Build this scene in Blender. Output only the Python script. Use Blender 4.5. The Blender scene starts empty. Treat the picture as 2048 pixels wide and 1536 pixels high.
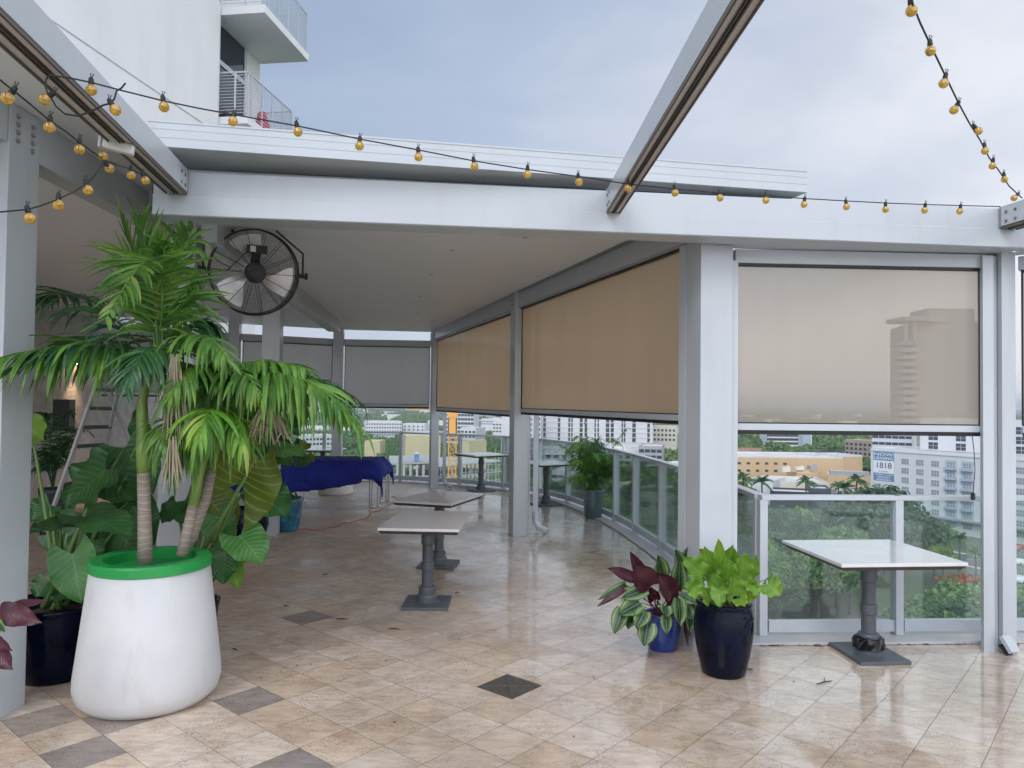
import bpy, math, random
import numpy as np
from mathutils import Vector, Matrix
random.seed(7)
sc = bpy.context.scene
PI = math.pi

# ---------------------------------------------------------------- camera
PITCH, ROLL, CH, FPX = .0237, .0115, 1.8, 1490.0
cp, sp, cr, sr = math.cos(PITCH), math.sin(PITCH), math.cos(ROLL), math.sin(ROLL)
FW = Vector((0, cp, sp)); U0 = Vector((0, -sp, cp)); R0 = Vector((1, 0, 0))
RT = R0*cr + U0*sr; UP = U0*cr - R0*sr
cam = bpy.data.cameras.new('camera'); camo = bpy.data.objects.new('camera', cam)
sc.collection.objects.link(camo); sc.camera = camo
camo.matrix_world = Matrix(((RT.x, UP.x, -FW.x, 0), (RT.y, UP.y, -FW.y, 0), (RT.z, UP.z, -FW.z, CH), (0, 0, 0, 1)))
cam.sensor_width = 36; cam.lens = FPX/2048*36; cam.clip_start = .05; cam.clip_end = 20000

def at(px, py, Y):                      # photo measurement -> point at depth Y
    d = FW + RT*((px-1024)/FPX) - UP*((py-768)/FPX)
    t = Y/d.y
    return Vector((d.x*t, Y, CH + d.z*t))
def onz(px, py, z=0):
    d = FW + RT*((px-1024)/FPX) - UP*((py-768)/FPX)
    t = (z-CH)/d.z
    return Vector((d.x*t, d.y*t, z))

# ---------------------------------------------------------------- world, sun, exposure
SUN_EL, SUN_AZ = math.radians(42), math.radians(205)     # behind the camera, veiled by cloud
w = bpy.data.worlds.new("World"); sc.world = w; w.use_nodes = True
nt = w.node_tree; N = nt.nodes; L = nt.links; N.clear()
out = N.new('ShaderNodeOutputWorld'); bg = N.new('ShaderNodeBackground'); L.new(bg.outputs[0], out.inputs[0])
bg.inputs[1].default_value = .10
sky = N.new('ShaderNodeTexSky'); sky.sky_type = 'NISHITA'; sky.sun_disc = False
sky.sun_elevation = SUN_EL; sky.sun_rotation = SUN_AZ; sky.air_density = 1.3; sky.dust_density = 2.5; sky.altitude = 20
tc = N.new('ShaderNodeTexCoord')
mp = N.new('ShaderNodeMapping'); mp.inputs['Scale'].default_value = (1, 1, 2.6); mp.inputs['Location'].default_value = (.35, .1, .2)
L.new(tc.outputs['Generated'], mp.inputs[0])
n1 = N.new('ShaderNodeTexNoise'); n1.inputs['Scale'].default_value = 1.7; n1.inputs['Detail'].default_value = 7; n1.inputs['Roughness'].default_value = .52
n1.inputs['Distortion'].default_value = .5
L.new(mp.outputs[0], n1.inputs['Vector'])
sep = N.new('ShaderNodeSeparateXYZ'); L.new(tc.outputs['Generated'], sep.inputs[0])
def M(op, a, b=None, c=None, tree=None):
    tr = tree or nt
    n = tr.nodes.new('ShaderNodeMath'); n.operation = op
    for i, v in enumerate((a, b, c)):
        if v is None: continue
        if isinstance(v, (int, float)): n.inputs[i].default_value = v
        else: tr.links.new(v, n.inputs[i])
    return n.outputs[0]
# brighter towards +x and towards the horizon and behind the camera
g = M('ADD', M('MULTIPLY', sep.outputs[0], .80), M('MULTIPLY', sep.outputs[1], -.10))
g = M('ADD', g, M('MULTIPLY', sep.outputs[2], -.75))
f = M('ADD', M('MULTIPLY', M('SUBTRACT', n1.outputs[0], .5), 1.25), g)
f = M('ADD', f, .83)
cr_ = N.new('ShaderNodeValToRGB'); L.new(f, cr_.inputs[0])
e = cr_.color_ramp.elements
e[0].position = .15; e[0].color = (2.45, 3.05, 4.15, 1)
e[1].position = .95; e[1].color = (5.9, 6.0, 6.4, 1)
k = e.new(.45); k.color = (3.2, 3.75, 4.8, 1)
k = e.new(.66); k.color = (4.3, 4.6, 5.3, 1)
mx = N.new('ShaderNodeMixRGB'); mx.inputs[0].default_value = .9
L.new(sky.outputs[0], mx.inputs[1]); L.new(cr_.outputs[0], mx.inputs[2]); 
# the cloud deck is brighter overhead and on the sun's side, behind the camera
def smooth(v, a, b):
    n = N.new('ShaderNodeMapRange'); n.interpolation_type = 'SMOOTHSTEP'; n.inputs[1].default_value = a; n.inputs[2].default_value = b; L.new(v, n.inputs[0]); return n.outputs[0]
bst = M('ADD', M('ADD', M('MULTIPLY', smooth(sep.outputs[1], .25, -.45), 1.35), M('MULTIPLY', smooth(sep.outputs[2], .55, .95), .6)), 1)
vm = N.new('ShaderNodeVectorMath'); vm.operation = 'SCALE'; L.new(mx.outputs[0], vm.inputs[0]); L.new(bst, vm.inputs['Scale']); L.new(vm.outputs[0], bg.inputs[0])

sl = bpy.data.lights.new('sun', 'SUN'); sl.energy = .8; sl.angle = math.radians(25); sl.color = (1, .96, .9)
so = bpy.data.objects.new('sun', sl); sc.collection.objects.link(so)
sd = Vector((math.sin(SUN_AZ)*math.cos(SUN_EL), math.cos(SUN_AZ)*math.cos(SUN_EL), math.sin(SUN_EL)))
so.rotation_euler = sd.to_track_quat('Z', 'Y').to_euler(); so.location = (0, -5, 30)
sc.view_settings.view_transform = 'Standard'; sc.view_settings.look = 'None'
sc.view_settings.exposure = .63; sc.view_settings.gamma = 1
sc.cycles.max_bounces = 10; sc.cycles.transparent_max_bounces = 24; sc.cycles.use_denoising = True

# ---------------------------------------------------------------- helpers
ORG = {}
def tag(o, label=None, cat=None, group=None, kind=None):
    if label: o['label'] = label
    if cat: o['category'] = cat
    if group: o['group'] = group
    if kind: o['kind'] = kind
    return o
def thing(name, label, cat, loc=(0, 0, 0), group=None):
    o = bpy.data.objects.new(name, None); sc.collection.objects.link(o); o.location = loc
    o.empty_display_size = .1; ORG[o] = Vector(loc)
    return tag(o, label, cat, group)
def clone(o, parent=None, loc=None):
    c = o.copy(); sc.collection.objects.link(c)
    if parent is not None: c.parent = parent
    if loc is not None: c.location = loc
    for ch in list(o.children): clone(ch, c)
    return c
class MB:
    def __init__(s): s.v = []; s.f = []; s.uv = {}; s.col = {}
    def add(s, vs, fs, uvs=None, col=None):
        b = len(s.v); s.v += [tuple(v) for v in vs]
        for fi in fs:
            if col is not None: s.col[len(s.f)] = col
            s.f.append(tuple(b+i for i in fi))
        if uvs:
            for i, u in enumerate(uvs): s.uv[b+i] = u
    def prism(s, poly, z0, z1):
        n = len(poly)
        a = sum(poly[i][0]*poly[(i+1) % n][1]-poly[(i+1) % n][0]*poly[i][1] for i in range(n))
        if a < 0: poly = poly[::-1]
        vs = [(p[0], p[1], z0) for p in poly]+[(p[0], p[1], z1) for p in poly]
        fs = [tuple(range(n-1, -1, -1)), tuple(range(n, 2*n))]+[(i, (i+1) % n, n+(i+1) % n, n+i) for i in range(n)]
        s.add(vs, fs)
    def box(s, c, d, rz=0):
        x, y = d[0]/2, d[1]/2; co, si = math.cos(rz), math.sin(rz)
        s.prism([(c[0]+co*a-si*b, c[1]+si*a+co*b) for a, b in ((-x, -y), (x, -y), (x, y), (-x, y))], c[2]-d[2]/2, c[2]+d[2]/2)
    def bar(s, p, q, wd, h, up=Vector((0, 0, 1))):   # box along pq, centred
        p, q = Vector(p), Vector(q); t = (q-p).normalized(); sd_ = t.cross(up).normalized(); u = sd_.cross(t)
        vs = [e_+sd_*a*wd/2+u*b*h/2 for e_ in (p, q) for a, b in ((-1, -1), (1, -1), (1, 1), (-1, 1))]
        s.add(vs, [(0, 1, 2, 3), (7, 6, 5, 4), (0, 4, 5, 1), (1, 5, 6, 2), (2, 6, 7, 3), (3, 7, 4, 0)])
    def tube(s, pts, r, n=8, cap=True):
        pts = [Vector(p) for p in pts]; m = len(pts)
        rs = r if isinstance(r, (list, tuple)) else [r]*m
        vs = []; ref = None
        for i in range(m):
            t = (pts[min(i+1, m-1)]-pts[max(i-1, 0)]).normalized()
            if ref is None: ref = t.orthogonal().normalized()
            ref = (ref - t*ref.dot(t)).normalized(); b = t.cross(ref)
            vs += [pts[i]+(ref*math.cos(2*PI*k/n)+b*math.sin(2*PI*k/n))*rs[i] for k in range(n)]
        fs = [(i*n+k, i*n+(k+1) % n, (i+1)*n+(k+1) % n, (i+1)*n+k) for i in range(m-1) for k in range(n)]
        if cap: fs += [tuple(range(n-1, -1, -1)), tuple((m-1)*n+k for k in range(n))]
        s.add(vs, fs)
    def lathe(s, prof, c, n=32, axis=None):
        c = Vector(c)
        if axis is None: X, Yv, Z = Vector((1, 0, 0)), Vector((0, 1, 0)), Vector((0, 0, 1))
        else: Z = Vector(axis).normalized(); X = Z.orthogonal().normalized(); Yv = Z.cross(X)
        vs = [c+X*(r*math.cos(2*PI*k/n))+Yv*(r*math.sin(2*PI*k/n))+Z*z for r, z in prof for k in range(n)]
        m = len(prof)
        fs = [(i*n+k, i*n+(k+1) % n, (i+1)*n+(k+1) % n, (i+1)*n+k) for i in range(m-1) for k in range(n)]
        if prof[0][0] > .001: fs.append(tuple(range(n-1, -1, -1)))
        if prof[-1][0] > .001: fs.append(tuple((m-1)*n+k for k in range(n)))
        s.add(vs, fs)
    def build(s, name, mat, parent=None, smooth=False, org=None, bevel=0):
        o0 = Vector(org) if org is not None else (ORG.get(parent, Vector((0, 0, 0))) if parent else Vector((0, 0, 0)))
        me = bpy.data.meshes.new(name)
        me.from_pydata([tuple(Vector(v)-o0) for v in s.v], [], s.f)
        if s.uv:
            ul = me.uv_layers.new(name='UVMap')
            arr = np.zeros(len(me.loops)*2, np.float32)
            for i, lp in enumerate(me.loops):
                u = s.uv.get(lp.vertex_index, (0, 0)); arr[2*i] = u[0]; arr[2*i+1] = u[1]
            ul.data.foreach_set('uv', arr)
        if s.col:
            at_ = me.attributes.new('tone', 'FLOAT_COLOR', 'FACE')
            a = np.ones((len(s.f), 4), np.float32)
            for i, c in s.col.items(): a[i, :len(c)] = c
            at_.data.foreach_set('color', a.ravel())
        if smooth:
            me.polygons.foreach_set('use_smooth', [True]*len(me.polygons))
        me.materials.append(mat); me.update()
        o = bpy.data.objects.new(name, me); sc.collection.objects.link(o)
        if parent is not None: o.parent = parent; ORG[o] = o0
        else: o.location = o0; ORG[o] = o0
        if bevel:
            b = o.modifiers.new('b', 'BEVEL'); b.width = bevel; b.segments = 2; b.limit_method = 'ANGLE'; b.angle_limit = .6
        return o
def sub(mb, name, mat, part, **k):     # sub-part: part sits at its thing's origin
    o = mb.build(name, mat, None, org=ORG[part], **k); o.location = (0, 0, 0); o.parent = part; ORG[o] = ORG[part]; return o
def single(mb, name, mat, label, cat, org, group=None, kind=None, **k):
    return tag(mb.build(name, mat, None, org=org, **k), label, cat, group, kind)
def bez(a, b, c, n):
    return [a*(1-t)**2+b*2*t*(1-t)+c*t*t for t in [i/n for i in range(n+1)]]

# ---------------------------------------------------------------- materials
def pmat(name, col, rough=.5, metal=0, var=.06, vs=3.0, bump=0, bs=60, spec=.5, trans=0, coat=0):
    m = bpy.data.materials.new(name); m.use_nodes = True; t = m.node_tree; p = t.nodes['Principled BSDF']
    p.inputs['Roughness'].default_value = rough; p.inputs['Metallic'].default_value = metal
    p.inputs['Specular IOR Level'].default_value = spec; p.inputs['Transmission Weight'].default_value = trans
    p.inputs['Coat Weight'].default_value = coat
    c = t.nodes.new('ShaderNodeTexCoord'); n = t.nodes.new('ShaderNodeTexNoise'); n.inputs['Scale'].default_value = vs; n.inputs['Detail'].default_value = 5
    t.links.new(c.outputs['Object'], n.inputs['Vector'])
    r = t.nodes.new('ShaderNodeValToRGB'); t.links.new(n.outputs[0], r.inputs[0])
    r.color_ramp.elements[0].position = .3; r.color_ramp.elements[1].position = .7
    r.color_ramp.elements[0].color = tuple(x*(1-var) for x in col)+(1,); r.color_ramp.elements[1].color = tuple(min(1, x*(1+var)) for x in col)+(1,)
    t.links.new(r.outputs[0], p.inputs['Base Color'])
    if rough < .6:
        t.links.new(M('MULTIPLY_ADD', n.outputs[0], .16, rough-.08, t), p.inputs['Roughness'])
    if bump:
        nb = t.nodes.new('ShaderNodeTexNoise'); nb.inputs['Scale'].default_value = bs; t.links.new(c.outputs['Object'], nb.inputs['Vector'])
        b = t.nodes.new('ShaderNodeBump'); b.inputs['Strength'].default_value = bump; b.inputs['Distance'].default_value = .01
        t.links.new(nb.outputs[0], b.inputs['Height']); t.links.new(b.outputs[0], p.inputs['Normal'])
    return m
WHITE = pmat('white_aluminium', (.46, .495, .53), .32, var=.05, vs=1.3, coat=.2)
WHITE2 = pmat('white_render', (.74, .74, .74), .8, var=.04, vs=.6, bump=.15, bs=40)
CEIL = pmat('ceiling_panel', (.77, .80, .83), .38, var=.03, vs=.8)
DARKP = pmat('dark_groove', (.10, .085, .075), .5)
def weather(m, strength, scl, lo, hi, tint):
    t = m.node_tree; p = t.nodes['Principled BSDF']; src = p.inputs['Base Color'].links[0].from_socket
    c = t.nodes.new('ShaderNodeTexCoord'); q = t.nodes.new('ShaderNodeMapping'); q.inputs['Scale'].default_value = scl; t.links.new(c.outputs['Object'], q.inputs[0])
    n = t.nodes.new('ShaderNodeTexNoise'); n.inputs['Scale'].default_value = 1; n.inputs['Detail'].default_value = 7; n.inputs['Roughness'].default_value = .65; t.links.new(q.outputs[0], n.inputs['Vector'])
    r = t.nodes.new('ShaderNodeMapRange'); r.inputs[1].default_value = lo; r.inputs[2].default_value = hi; t.links.new(n.outputs[0], r.inputs[0])
    x = t.nodes.new('ShaderNodeMixRGB'); t.links.new(M('MULTIPLY', r.outputs[0], strength, None, t), x.inputs[0]); t.links.new(src, x.inputs[1]); x.inputs[2].default_value = tint+(1,); t.links.new(x.outputs[0], p.inputs['Base Color'])
weather(WHITE, .12, (9, 9, .8), .52, .78, (.22, .21, .20)); weather(WHITE2, .22, (1.2, 1.2, .12), .5, .8, (.35, .34, .33))
TAUPE = pmat('taupe_track', (.50, .47, .45), .45)
BLACK = pmat('black_metal', (.012, .012, .014), .4)
RUBBER = pmat('black_rubber', (.01, .01, .01), .6)
STEEL = pmat('steel', (.45, .46, .47), .3, metal=.9)
CHROME = pmat('chrome', (.62, .64, .66), .22, metal=1)
ALUM = pmat('ladder_aluminium', (.62, .64, .66), .45, metal=.35)
IRON = pmat('grey_cast_iron', (.085, .095, .11), .45, bump=.2, bs=90, var=.15)
NAVY = pmat('navy_glaze', (.0015, .0035, .014), .10, coat=.0, var=.5, vs=7, spec=.16)
BLUEG = pmat('blue_glaze', (.008, .035, .21), .3, coat=.4, var=.2, vs=6)
TEALG = pmat('teal_glaze', (.02, .14, .22), .25, coat=.4, var=.5, vs=9)
GREYT = pmat('grey_teal_glaze', (.07, .12, .14), .25, coat=.4, var=.3, vs=6)
PLANTER = pmat('white_fibreglass', (.56, .56, .565), .58, var=.035, vs=5, spec=.35)
weather(PLANTER, .35, (7, 7, 2.2), .58, .80, (.30, .27, .23))
GREENR = pmat('green_plastic', (.012, .26, .055), .32, var=.1)
SOIL = pmat('potting_soil', (.05, .035, .025), .95, bump=.6, bs=40, var=.4, vs=20)
STONEW = pmat('split_stone', (.50, .48, .46), .85, bump=1, bs=12, var=.15, vs=6)
CONC = pmat('concrete', (.42, .42, .41), .7, var=.12, vs=4, bump=.2, bs=60)
KERB = pmat('kerb_stone', (.50, .50, .50), .32, var=.12, vs=3, bump=.15, bs=50)
AMBER = pmat('amber_glass', (.85, .42, .03), .06, metal=0, var=.5, vs=60, coat=1, trans=.55)
TWIG = pmat('dry_leaf', (.06, .035, .02), .8)
CORD = pmat('orange_cord', (.5, .10, .035), .5)
ORANGE = pmat('crane_yellow', (.72, .37, .10), .5)
RED = pmat('red_plastic', (.6, .03, .08), .5)

def glassmat():
    m = bpy.data.materials.new('balustrade_glass'); m.use_nodes = True; t = m.node_tree; t.nodes.clear()
    o = t.nodes.new('ShaderNodeOutputMaterial'); tr = t.nodes.new('ShaderNodeBsdfTransparent'); tr.inputs[0].default_value = (.925, .97, .955, 1)
    gl = t.nodes.new('ShaderNodeBsdfGlossy'); gl.inputs['Roughness'].default_value = .02; gl.inputs[0].default_value = (.9, .95, .95, 1)
    df = t.nodes.new('ShaderNodeBsdfDiffuse'); df.inputs[0].default_value = (.55, .65, .63, 1)
    fr = t.nodes.new('ShaderNodeFresnel'); fr.inputs[0].default_value = 1.45
    m0 = t.nodes.new('ShaderNodeMixShader'); m0.inputs[0].default_value = .045
    mx_ = t.nodes.new('ShaderNodeMixShader'); t.links.new(M('MULTIPLY', fr.outputs[0], .8, None, t), mx_.inputs[0])
    t.links.new(tr.outputs[0], m0.inputs[1]); t.links.new(df.outputs[0], m0.inputs[2])
    t.links.new(m0.outputs[0], mx_.inputs[1]); t.links.new(gl.outputs[0], mx_.inputs[2]); t.links.new(mx_.outputs[0], o.inputs[0])
    return m
GLASS = glassmat()
def fabric(name, col, tcol, openness, sheen=.12):
    m = bpy.data.materials.new(name); m.use_nodes = True; t = m.node_tree; t.nodes.clear()
    o = t.nodes.new('ShaderNodeOutputMaterial')
    c = t.nodes.new('ShaderNodeTexCoord')
    n = t.nodes.new('ShaderNodeTexNoise'); n.inputs['Scale'].default_value = .9; n.inputs['Detail'].default_value = 3
    mp_ = t.nodes.new('ShaderNodeMapping'); mp_.inputs['Scale'].default_value = (3, 3, .35); t.links.new(c.outputs['Object'], mp_.inputs[0]); t.links.new(mp_.outputs[0], n.inputs['Vector'])
    r = t.nodes.new('ShaderNodeValToRGB'); t.links.new(n.outputs[0], r.inputs[0])
    r.color_ramp.elements[0].position = .3; r.color_ramp.elements[1].position = .7
    r.color_ramp.elements[0].color = tuple(x*.92 for x in col)+(1,); r.color_ramp.elements[1].color = tuple(x*1.08 for x in col)+(1,)
    df = t.nodes.new('ShaderNodeBsdfDiffuse'); t.links.new(r.outputs[0], df.inputs[0])
    tl = t.nodes.new('ShaderNodeBsdfTranslucent'); tl.inputs[0].default_value = tuple(tcol)+(1,)
    ad = t.nodes.new('ShaderNodeMixShader'); ad.inputs[0].default_value = .5; t.links.new(df.outputs[0], ad.inputs[1]); t.links.new(tl.outputs[0], ad.inputs[2])
    gl = t.nodes.new('ShaderNodeBsdfGlossy'); gl.inputs['Roughness'].default_value = .12; gl.inputs[0].default_value = (.8, .8, .8, 1)
    fr = t.nodes.new('ShaderNodeFresnel'); fr.inputs[0].default_value = 1.35
    mg = t.nodes.new('ShaderNodeMixShader'); t.links.new(M('MULTIPLY', fr.outputs[0], sheen*4, None, t), mg.inputs[0]); t.links.new(ad.outputs[0], mg.inputs[1]); t.links.new(gl.outputs[0], mg.inputs[2])
    tr = t.nodes.new('ShaderNodeBsdfTransparent'); tr.inputs[0].default_value = (1, .93, .84, 1)
    # a woven mesh: open seen square on, closed at a glancing angle
    lw = t.nodes.new('ShaderNodeLayerWeight'); lw.inputs[0].default_value = .5
    op = M('MULTIPLY', M('SUBTRACT', 1, lw.outputs['Facing'], None, t), openness, None, t)
    mt = t.nodes.new('ShaderNodeMixShader'); t.links.new(op, mt.inputs[0]); t.links.new(mg.outputs[0], mt.inputs[1]); t.links.new(tr.outputs[0], mt.inputs[2])
    t.links.new(mt.outputs[0], o.inputs[0])
    return m
FAB_F = fabric('beige_mesh_fabric', (.44, .375, .32), (.60, .50, .41), .34, .25)
FAB_S = fabric('brown_mesh_fabric', (.36, .25, .155), (.55, .38, .235), .08, .06)
FAB_B = fabric('grey_mesh_fabric', (.44, .42, .41), (.44, .42, .40), .08, .06)

def leafmat(name, c1, c2, under=None, kind='vein', rough=.38, transl=.35, vein=None):
    m = bpy.data.materials.new(name); m.use_nodes = True; t = m.node_tree; p = t.nodes['Principled BSDF']; o = t.nodes['Material Output']
    c = t.nodes.new('ShaderNodeTexCoord'); n = t.nodes.new('ShaderNodeTexNoise'); n.inputs['Scale'].default_value = 5; n.inputs['Detail'].default_value = 4
    t.links.new(c.outputs['Object'], n.inputs['Vector'])
    r = t.nodes.new('ShaderNodeValToRGB'); t.links.new(n.outputs[0], r.inputs[0])
    r.color_ramp.elements[0].position = .32; r.color_ramp.elements[1].position = .68
    r.color_ramp.elements[0].color = tuple(c1)+(1,); r.color_ramp.elements[1].color = tuple(c2)+(1,)
    col = r.outputs[0]
    if kind in ('vein', 'cala'):
        s_ = t.nodes.new('ShaderNodeSeparateXYZ'); uv = t.nodes.new('ShaderNodeUVMap'); t.links.new(uv.outputs[0], s_.inputs[0])
        u, v = s_.outputs[0], s_.outputs[1]
        av = M('ABSOLUTE', M('SUBTRACT', v, .5, None, t), None, None, t)      # 0 midrib .. .5 edge
        ph = M('SUBTRACT', M('MULTIPLY', u, 9, None, t), M('MULTIPLY', av, 7, None, t), None, t)
        fr = M('FRACT', ph, None, None, t)
        rib = M('LESS_THAN', M('ABSOLUTE', M('SUBTRACT', fr, .5, None, t), None, None, t), .05, None, t)
        mid = M('LESS_THAN', av, .014, None, t)
        any_ = M('MAXIMUM', rib, mid, None, t)
        if kind == 'cala':
            wob = M('MULTIPLY', M('SUBTRACT', n.outputs[0], .5, None, t), .12, None, t)
            a2 = M('ADD', av, wob, None, t)
            feather = M('MULTIPLY', M('SINE', M('MULTIPLY', ph, 6.28, None, t), None, None, t), .05, None, t)
            inner = M('LESS_THAN', M('ADD', a2, feather, None, t), .17, None, t)
            band = M('MULTIPLY', M('GREATER_THAN', a2, .31, None, t), M('LESS_THAN', a2, .40, None, t), None, t)
            mm = t.nodes.new('ShaderNodeMixRGB'); t.links.new(inner, mm.inputs[0]); t.links.new(col, mm.inputs[1]); mm.inputs[2].default_value = (.012, .028, .014, 1)
            m2 = t.nodes.new('ShaderNodeMixRGB'); t.links.new(band, m2.inputs[0]); t.links.new(mm.outputs[0], m2.inputs[1]); m2.inputs[2].default_value = (.24, .30, .13, 1)
            col = m2.outputs[0]
            any_ = mid
        mv = t.nodes.new('ShaderNodeMixRGB'); t.links.new(M('MULTIPLY', any_, .55, None, t), mv.inputs[0]); t.links.new(col, mv.inputs[1])
        mv.inputs[2].default_value = tuple(vein or [min(1, x*2.2+.03) for x in c2])+(1,); col = mv.outputs[0]
        b = t.nodes.new('ShaderNodeBump'); b.inputs['Strength'].default_value = .13; b.inputs['Distance'].default_value = .010
        t.links.new(M('SINE', M('MULTIPLY', ph, 6.28, None, t), None, None, t), b.inputs['Height']); t.links.new(b.outputs[0], p.inputs['Normal'])
    if kind == 'plain':
        gi = t.nodes.new('ShaderNodeNewGeometry'); rp = t.nodes.new('ShaderNodeValToRGB'); t.links.new(gi.outputs['Random Per Island'], rp.inputs[0])
        q = rp.color_ramp.elements; q[0].position = 0; q[0].color = (.62, .72, .7, 1); q[1].position = .90; q[1].color = (1.35, 1.22, 1.1, 1); k3 = q.new(.955); k3.color = (2.1, 1.25, 1.6, 1)
        mi = t.nodes.new('ShaderNodeMixRGB'); mi.blend_type = 'MULTIPLY'; mi.inputs[0].default_value = 1; t.links.new(col, mi.inputs[1]); t.links.new(rp.outputs[0], mi.inputs[2]); col = mi.outputs[0]
    if under:
        ge = t.nodes.new('ShaderNodeNewGeometry'); mu = t.nodes.new('ShaderNodeMixRGB'); t.links.new(ge.outputs['Backfacing'], mu.inputs[0])
        t.links.new(col, mu.inputs[1]); mu.inputs[2].default_value = tuple(under)+(1,); col = mu.outputs[0]
    t.links.new(col, p.inputs['Base Color']); p.inputs['Roughness'].default_value = rough
    tl = t.nodes.new('ShaderNodeBsdfTranslucent'); hs = t.nodes.new('ShaderNodeHueSaturation'); hs.inputs['Value'].default_value = 1.7; hs.inputs['Hue'].default_value = .485
    t.links.new(col, hs.inputs['Color']); t.links.new(hs.outputs[0], tl.inputs[0])
    mx_ = t.nodes.new('ShaderNodeMixShader'); mx_.inputs[0].default_value = transl; t.links.new(p.outputs[0], mx_.inputs[1]); t.links.new(tl.outputs[0], mx_.inputs[2])
    t.links.new(mx_.outputs[0], o.inputs[0])
    return m
PALM = leafmat('palm_leaf', (.045, .15, .025), (.15, .31, .05), kind='plain', transl=.3)
PALMD = leafmat('palm_leaf_dark', (.018, .08, .03), (.045, .15, .045), kind='plain', transl=.2)
PALMB = leafmat('palm_leaf_bright', (.07, .22, .025), (.17, .35, .05), kind='plain', transl=.4)
PALMY = leafmat('palm_spear', (.22, .36, .05), (.36, .46, .10), kind='plain', transl=.4)
DEAD = leafmat('palm_leaf_dead', (.24, .19, .12), (.42, .36, .26), kind='dead', rough=.85, transl=.08)
ALO = leafmat('alocasia_leaf', (.018, .085, .022), (.035, .13, .03), vein=(.10, .22, .06), transl=.22)
ALOL = leafmat('alocasia_leaf_light', (.05, .17, .045), (.085, .24, .06), vein=(.2, .38, .12), transl=.3)
ALOO = leafmat('alocasia_leaf_olive', (.085, .13, .015), (.13, .19, .025), vein=(.3, .36, .09), transl=.35)
ALOT = leafmat('alocasia_leaf_teal', (.015, .06, .04), (.025, .085, .055), vein=(.05, .13, .08), transl=.2)
LIME = leafmat('lime_leaf', (.075, .20, .018), (.17, .32, .03), vein=(.3, .45, .1), transl=.34)
CALA = leafmat('calathea_leaf', (.06, .14, .04), (.09, .19, .06), under=(.085, .012, .03), kind='cala', transl=.12)
PURP = leafmat('burgundy_leaf', (.035, .006, .012), (.065, .010, .022), kind='vein', vein=(.09, .02, .03), transl=.08)
STEM = pmat('green_stem', (.12, .22, .06), .45)
STEMP = pmat('purple_stem', (.08, .02, .03), .5)

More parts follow.
